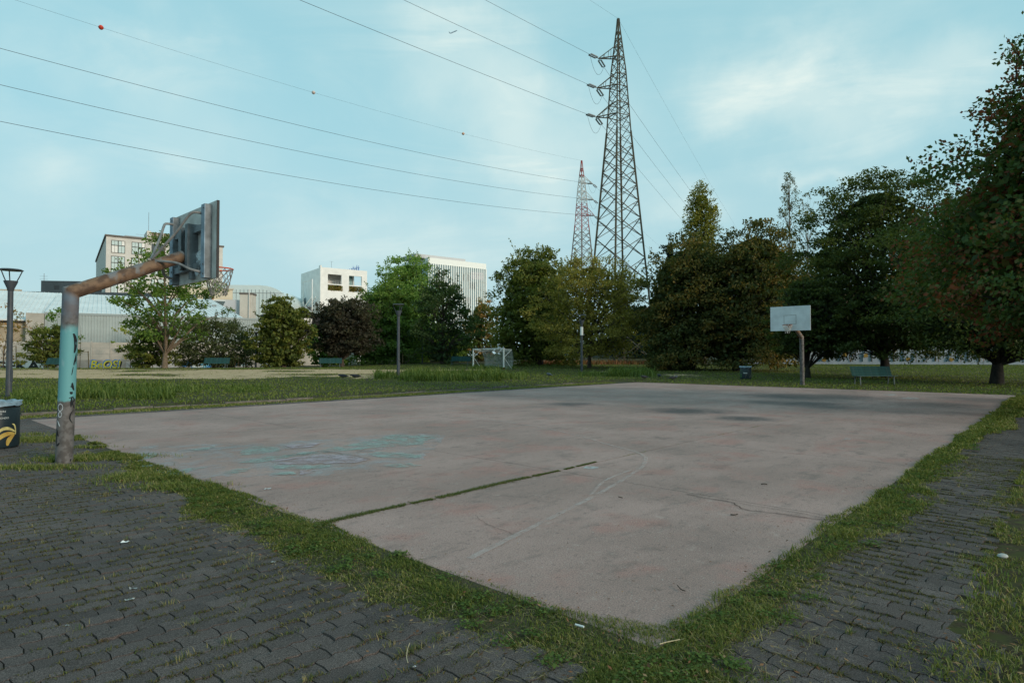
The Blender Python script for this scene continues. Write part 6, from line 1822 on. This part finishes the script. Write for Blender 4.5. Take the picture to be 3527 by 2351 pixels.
# stakes round young trees
def stakes(px, Y, h, w, lab, n=3):
    x = (px - 1176) / 1400 * Y; t = thing('tree_stakes', lab, 'tree stakes', (x, Y, float(gz(x, Y)) - .03), .2, 'wooden stake frames round saplings')
    for k in range(n):
        q = k * 2 * math.pi / n + .5; c, s = math.cos(q), math.sin(q)
        MB().tube([(w * 1.1 * c, w * 1.1 * s, 0), (w * c, w * s, h)], .05, 7).build('stake', M_STAKE, t)
    for k in range(n):
        q, r_ = k * 2 * math.pi / n + .5, (k + 1) * 2 * math.pi / n + .5
        MB().bar((w * math.cos(q), w * math.sin(q), h - .08), (w * math.cos(r_), w * math.sin(r_), h - .08), .08, .05).build('rail', M_STAKE, t)
    MB().tube([(0, 0, 0), (.05, 0, h * 1.7), (0, .05, h * 2.4)], [.03, .022, .008], 6).build('sapling_stem', M_BARKPALE, t)
stakes(551, 69, 1.75, .62, 'pale wooden stake frame round a bare sapling beside the thicket')
stakes(184, 68, 2.0, .75, 'wooden stake frame beside the lettered yellow graffiti')
stakes(334, 70, 1.4, .7, 'low wooden stake frame beside the slender maple trunk')
stakes(925, 84, 2.2, .9, 'slim yellowish stake frame behind the field lamp post')
stakes(18, 68, 2.6, .7, 'tall wooden stake frame behind the first lamp post')

# ================================================================== BIRDS
def bird(px, py, rz, label, m, s=1.0):
    x, y = G(px, py); z = float(gz(x, y))
    for _ in range(3): x, y = G(px, py, z); z = float(gz(x, y))
    t = thing('bird', label, 'bird', (x, y, z + .03), rz, 'birds pecking on the grass')
    MB().tube([(-.30, 0, .13), (-.22, 0, .14), (-.10, 0, .155), (.02, 0, .16), (.10, 0, .17), (.15, 0, .19), (.20, 0, .20), (.24, 0, .19), (.27, 0, .18)], [.015, .035, .075, .09, .08, .055, .045, .03, .006], 10).build('body', m, t, True)
    MB().add([(-.26, -.02, .13), (-.26, .02, .13), (-.44, .045, .10), (-.44, -.045, .10), (-.26, 0, .145), (-.44, 0, .112)], [(0, 1, 2, 3), (0, 3, 5, 4), (1, 4, 5, 2), (3, 2, 5), (0, 4, 1)]).build('tail', m, t)
    for sgn in (1, -1):
        MB().tube([(.0, .03 * sgn, .09), (.01, .035 * sgn, .0 - .03)], .007, 5).build('leg', M_BARKDARK, t)
        MB().add([(.09, .075 * sgn, .18), (-.05, .092 * sgn, .19), (-.28, .05 * sgn, .15), (-.05, .09 * sgn, .12)], [(0, 1, 2, 3)]).build('wing', m, t)
    t.scale = (s, s, s)
M_CROW = mat('feather_dark', (.022, .024, .030), .6); M_DOVE = mat('feather_grey', (.09, .10, .12), .6)
bird(788, 871, R(170), 'dark crow pecking on the field grass, left one of the pair', M_CROW, 1.15)
bird(816, 871, R(200), 'dark crow pecking on the field grass, right one of the pair', M_CROW, 1.15)
bird(1480, 872, R(200), 'dark bird on the grass edge beside the shrubby chestnut', M_CROW)
bird(1514, 868, R(100), 'dark bird by the worn path end behind the court', M_CROW)
bird(1553, 872, R(60), 'grey pigeon on the grass behind the court', M_DOVE)
bird(1545, 874, R(20), 'dark pigeon close to the far court edge', M_CROW)
bird(1261, 866, R(120), 'grey pigeon in the grass between the two lamp posts', M_DOVE)

# ================================================================== LITTER
def scrap(px, py, w, h, rz, m, name, lab, cat, z=.0, crumple=.15, grp=None):
    x, y = G(px, py); n = 4; vs = []; fs = []
    for i in range(n + 1):
        for j in range(n + 1):
            u, v = i / n - .5, j / n - .5
            k = 1 - .5 * (abs(u) + abs(v)) * .7
            vs.append((w * u * k, h * v * k, max(0, random.gauss(0, 1)) * crumple * min(w, h)))
            if i and j: fs.append(((i - 1) * (n + 1) + j - 1, i * (n + 1) + j - 1, i * (n + 1) + j, (i - 1) * (n + 1) + j))
    o = MB().add(vs, fs).build(name, m, None, True); o.location = (x, y, z + .004); o.rotation_euler = (0, 0, rz); return tag(o, lab, cat, grp)
M_PAPER = mat('white_paper', (.66, .68, .68), .8); M_PAPERG = mat('grey_paper', (.30, .32, .32), .9, .2, 40)
scrap(288, 1245, .085, .040, .5, M_PAPER, 'paper_scrap', 'bright white paper scrap on the dark pavers', 'litter')
scrap(615, 1125, .10, .045, .6, M_PAPER, 'paper_scrap', 'white crumpled wrapper on the court near the grass verge', 'litter', .012, .18)
scrap(306, 1352, .060, .030, .3, M_PAPERG, 'paper_scrap', 'flat grey paper scrap trodden into the pavers, upper of two', 'litter')
scrap(298, 1377, .070, .028, .5, M_PAPERG, 'paper_scrap', 'flat grey paper scrap trodden into the pavers, lower of two', 'litter')
scrap(154, 1437, .03, .016, .2, M_PAPERG, 'paper_scrap', 'tiny grey scrap on the pavers by a grass tuft', 'litter')
scrap(952, 1532, .022, .016, .2, M_PAPER, 'paper_scrap', 'tiny white chewing gum blob beside the dry stalk', 'litter')
scrap(628, 1291, .05, .022, .2, M_PAPERG, 'paper_scrap', 'thin pale paper scrap at the grass edge of the pavers', 'litter')
x, y = G(1330, 1444)
tag(MB().tube([(x - .02, y + .01, .022), (x + .025, y - .02, .022)], .006, 8).build('cigarette_butt', M_PAPER), 'white cigarette butt at the court edge by the grass', 'litter')
x, y = G(2303, 1283)
st_ = MB(); st_.lathe([(.005, -.015), (.022, -.01), (.032, .006), (.026, .020), (.012, .027), (.002, .028)], 12)
o = st_.build('pebble', mat('pebble_grey', (.40, .40, .38), .8, .2, 30), None, True); o.location = (x, y, .016); o.scale = (1.25, .85, .9); tag(o, 'rounded pale grey stone at the edge of the narrow path', 'stone')
def stalk(pts, r, m, lab, name='stalk', z=.012):
    P_ = []
    for i, q in enumerate(pts):
        x, y = G(*q); P_.append((x, y, z + random.uniform(0, .012)))
    tag(MB().tube(smooth_pts(P_, 4), r, 5).build(name, m, None, True), lab, 'twig')
M_STRAW = mat('straw', (.45, .37, .23), .9); M_TWIG = mat('twig_dark', (.05, .035, .025), .9)
stalk([(941, 1482), (936, 1500), (934, 1515), (937, 1530)], .0022, M_STRAW, 'pale dry stalk lying on the pavers')
stalk([(1515, 1492), (1535, 1482), (1562, 1478)], .003, M_STRAW, 'pale straw at the near corner of the court', z=.02)
stalk([(1556, 1353), (1564, 1360), (1574, 1366)], .0035, M_TWIG, 'short dark forked twig on the court', z=.018)
stalk([(1678, 1186), (1687, 1187), (1694, 1186)], .006, M_TWIG, 'short black stick on the court beyond the crack', z=.02)
stalk([(2136, 1239), (2140, 1241), (2148, 1243)], .006, M_TWIG, 'short black stick on the narrow path', z=.014)
stalk([(1748, 1115), (1756, 1116), (1762, 1116)], .006, M_TWIG, 'short dark stick far out on the court', z=.02)
stalk([(1420, 1146), (1430, 1147)], .005, M_TWIG, 'tiny dark stick beside the curved court line', z=.018)
# fallen leaves: too many to count
n = 4400
a = np.concatenate([skew(1000, 1.3) * 14 - 1.2, RNG.uniform(-1.1, .25, 900), RNG.uniform(0, 24, 1500) * RNG.random(1500) ** .6, RNG.uniform(.5, 7, 1000)])
b = np.concatenate([RNG.normal(-.35, .5, 1000), RNG.uniform(-1, 9, 900), RNG.uniform(0, 15, 1500), -1.0 - RNG.random(1000) * 1.6])
pos = world_pts(a, b, .024) ; pos[:, 2] += RNG.uniform(0, .02, n)
onc = (a > .1) & (b > .15); pos[onc, 2] = .017
d = RNG.normal(size=(n, 3)); d[:, 2] *= .15
C_ = pos
s = np.cross(d, np.array([0, 0, 1.0]) + RNG.normal(0, .25, (n, 3))); d /= np.linalg.norm(d, axis=1, keepdims=True); s /= np.linalg.norm(s, axis=1, keepdims=True)
L = (RNG.uniform(.006, .019, n) * np.where(onc, .7, 1))[:, None]
V = np.stack([C_ - d * L, C_ + s * L * .45, C_ + d * L, C_ - s * L * .45], 1); V[:, :, 2] = np.maximum(V[:, :, 2], np.where(onc, .0165, .004)[:, None])
me = np_mesh('fallen_leaves', V.reshape(-1, 3), np.arange(n)[:, None] * 4 + np.arange(4)[None], None, np.repeat(RNG.random(n), 4))
o = np_obj('fallen_leaves', me, leaf_mat('dead_leaf', [(.03, .016, .009), (.065, .03, .015), (.11, .05, .024), (.18, .115, .06)], .1), kind='stuff')
tag(o, 'brown fallen leaves scattered over verge and court', 'leaves')
for nm, lab in (('grass_verge', 'short green grass verge along the court edge'), ('moss', 'brown-green moss in the paver joints'), ('grass_tufts', 'dry grass tufts between the pavers'), ('joint_grass', 'grass growing in the slab joint'), ('grass_bunch', 'green grass bunches round the hoop post'), ('lawn_grass', 'green lawn grass'), ('tall_grass', 'tall bright green grass along the kerb'), ('dry_weeds', 'reddish dry weeds by the pylon foot')):
    for ob in bpy.data.objects:
        if ob.name.split('.')[0] == nm: tag(ob, lab, 'grass')
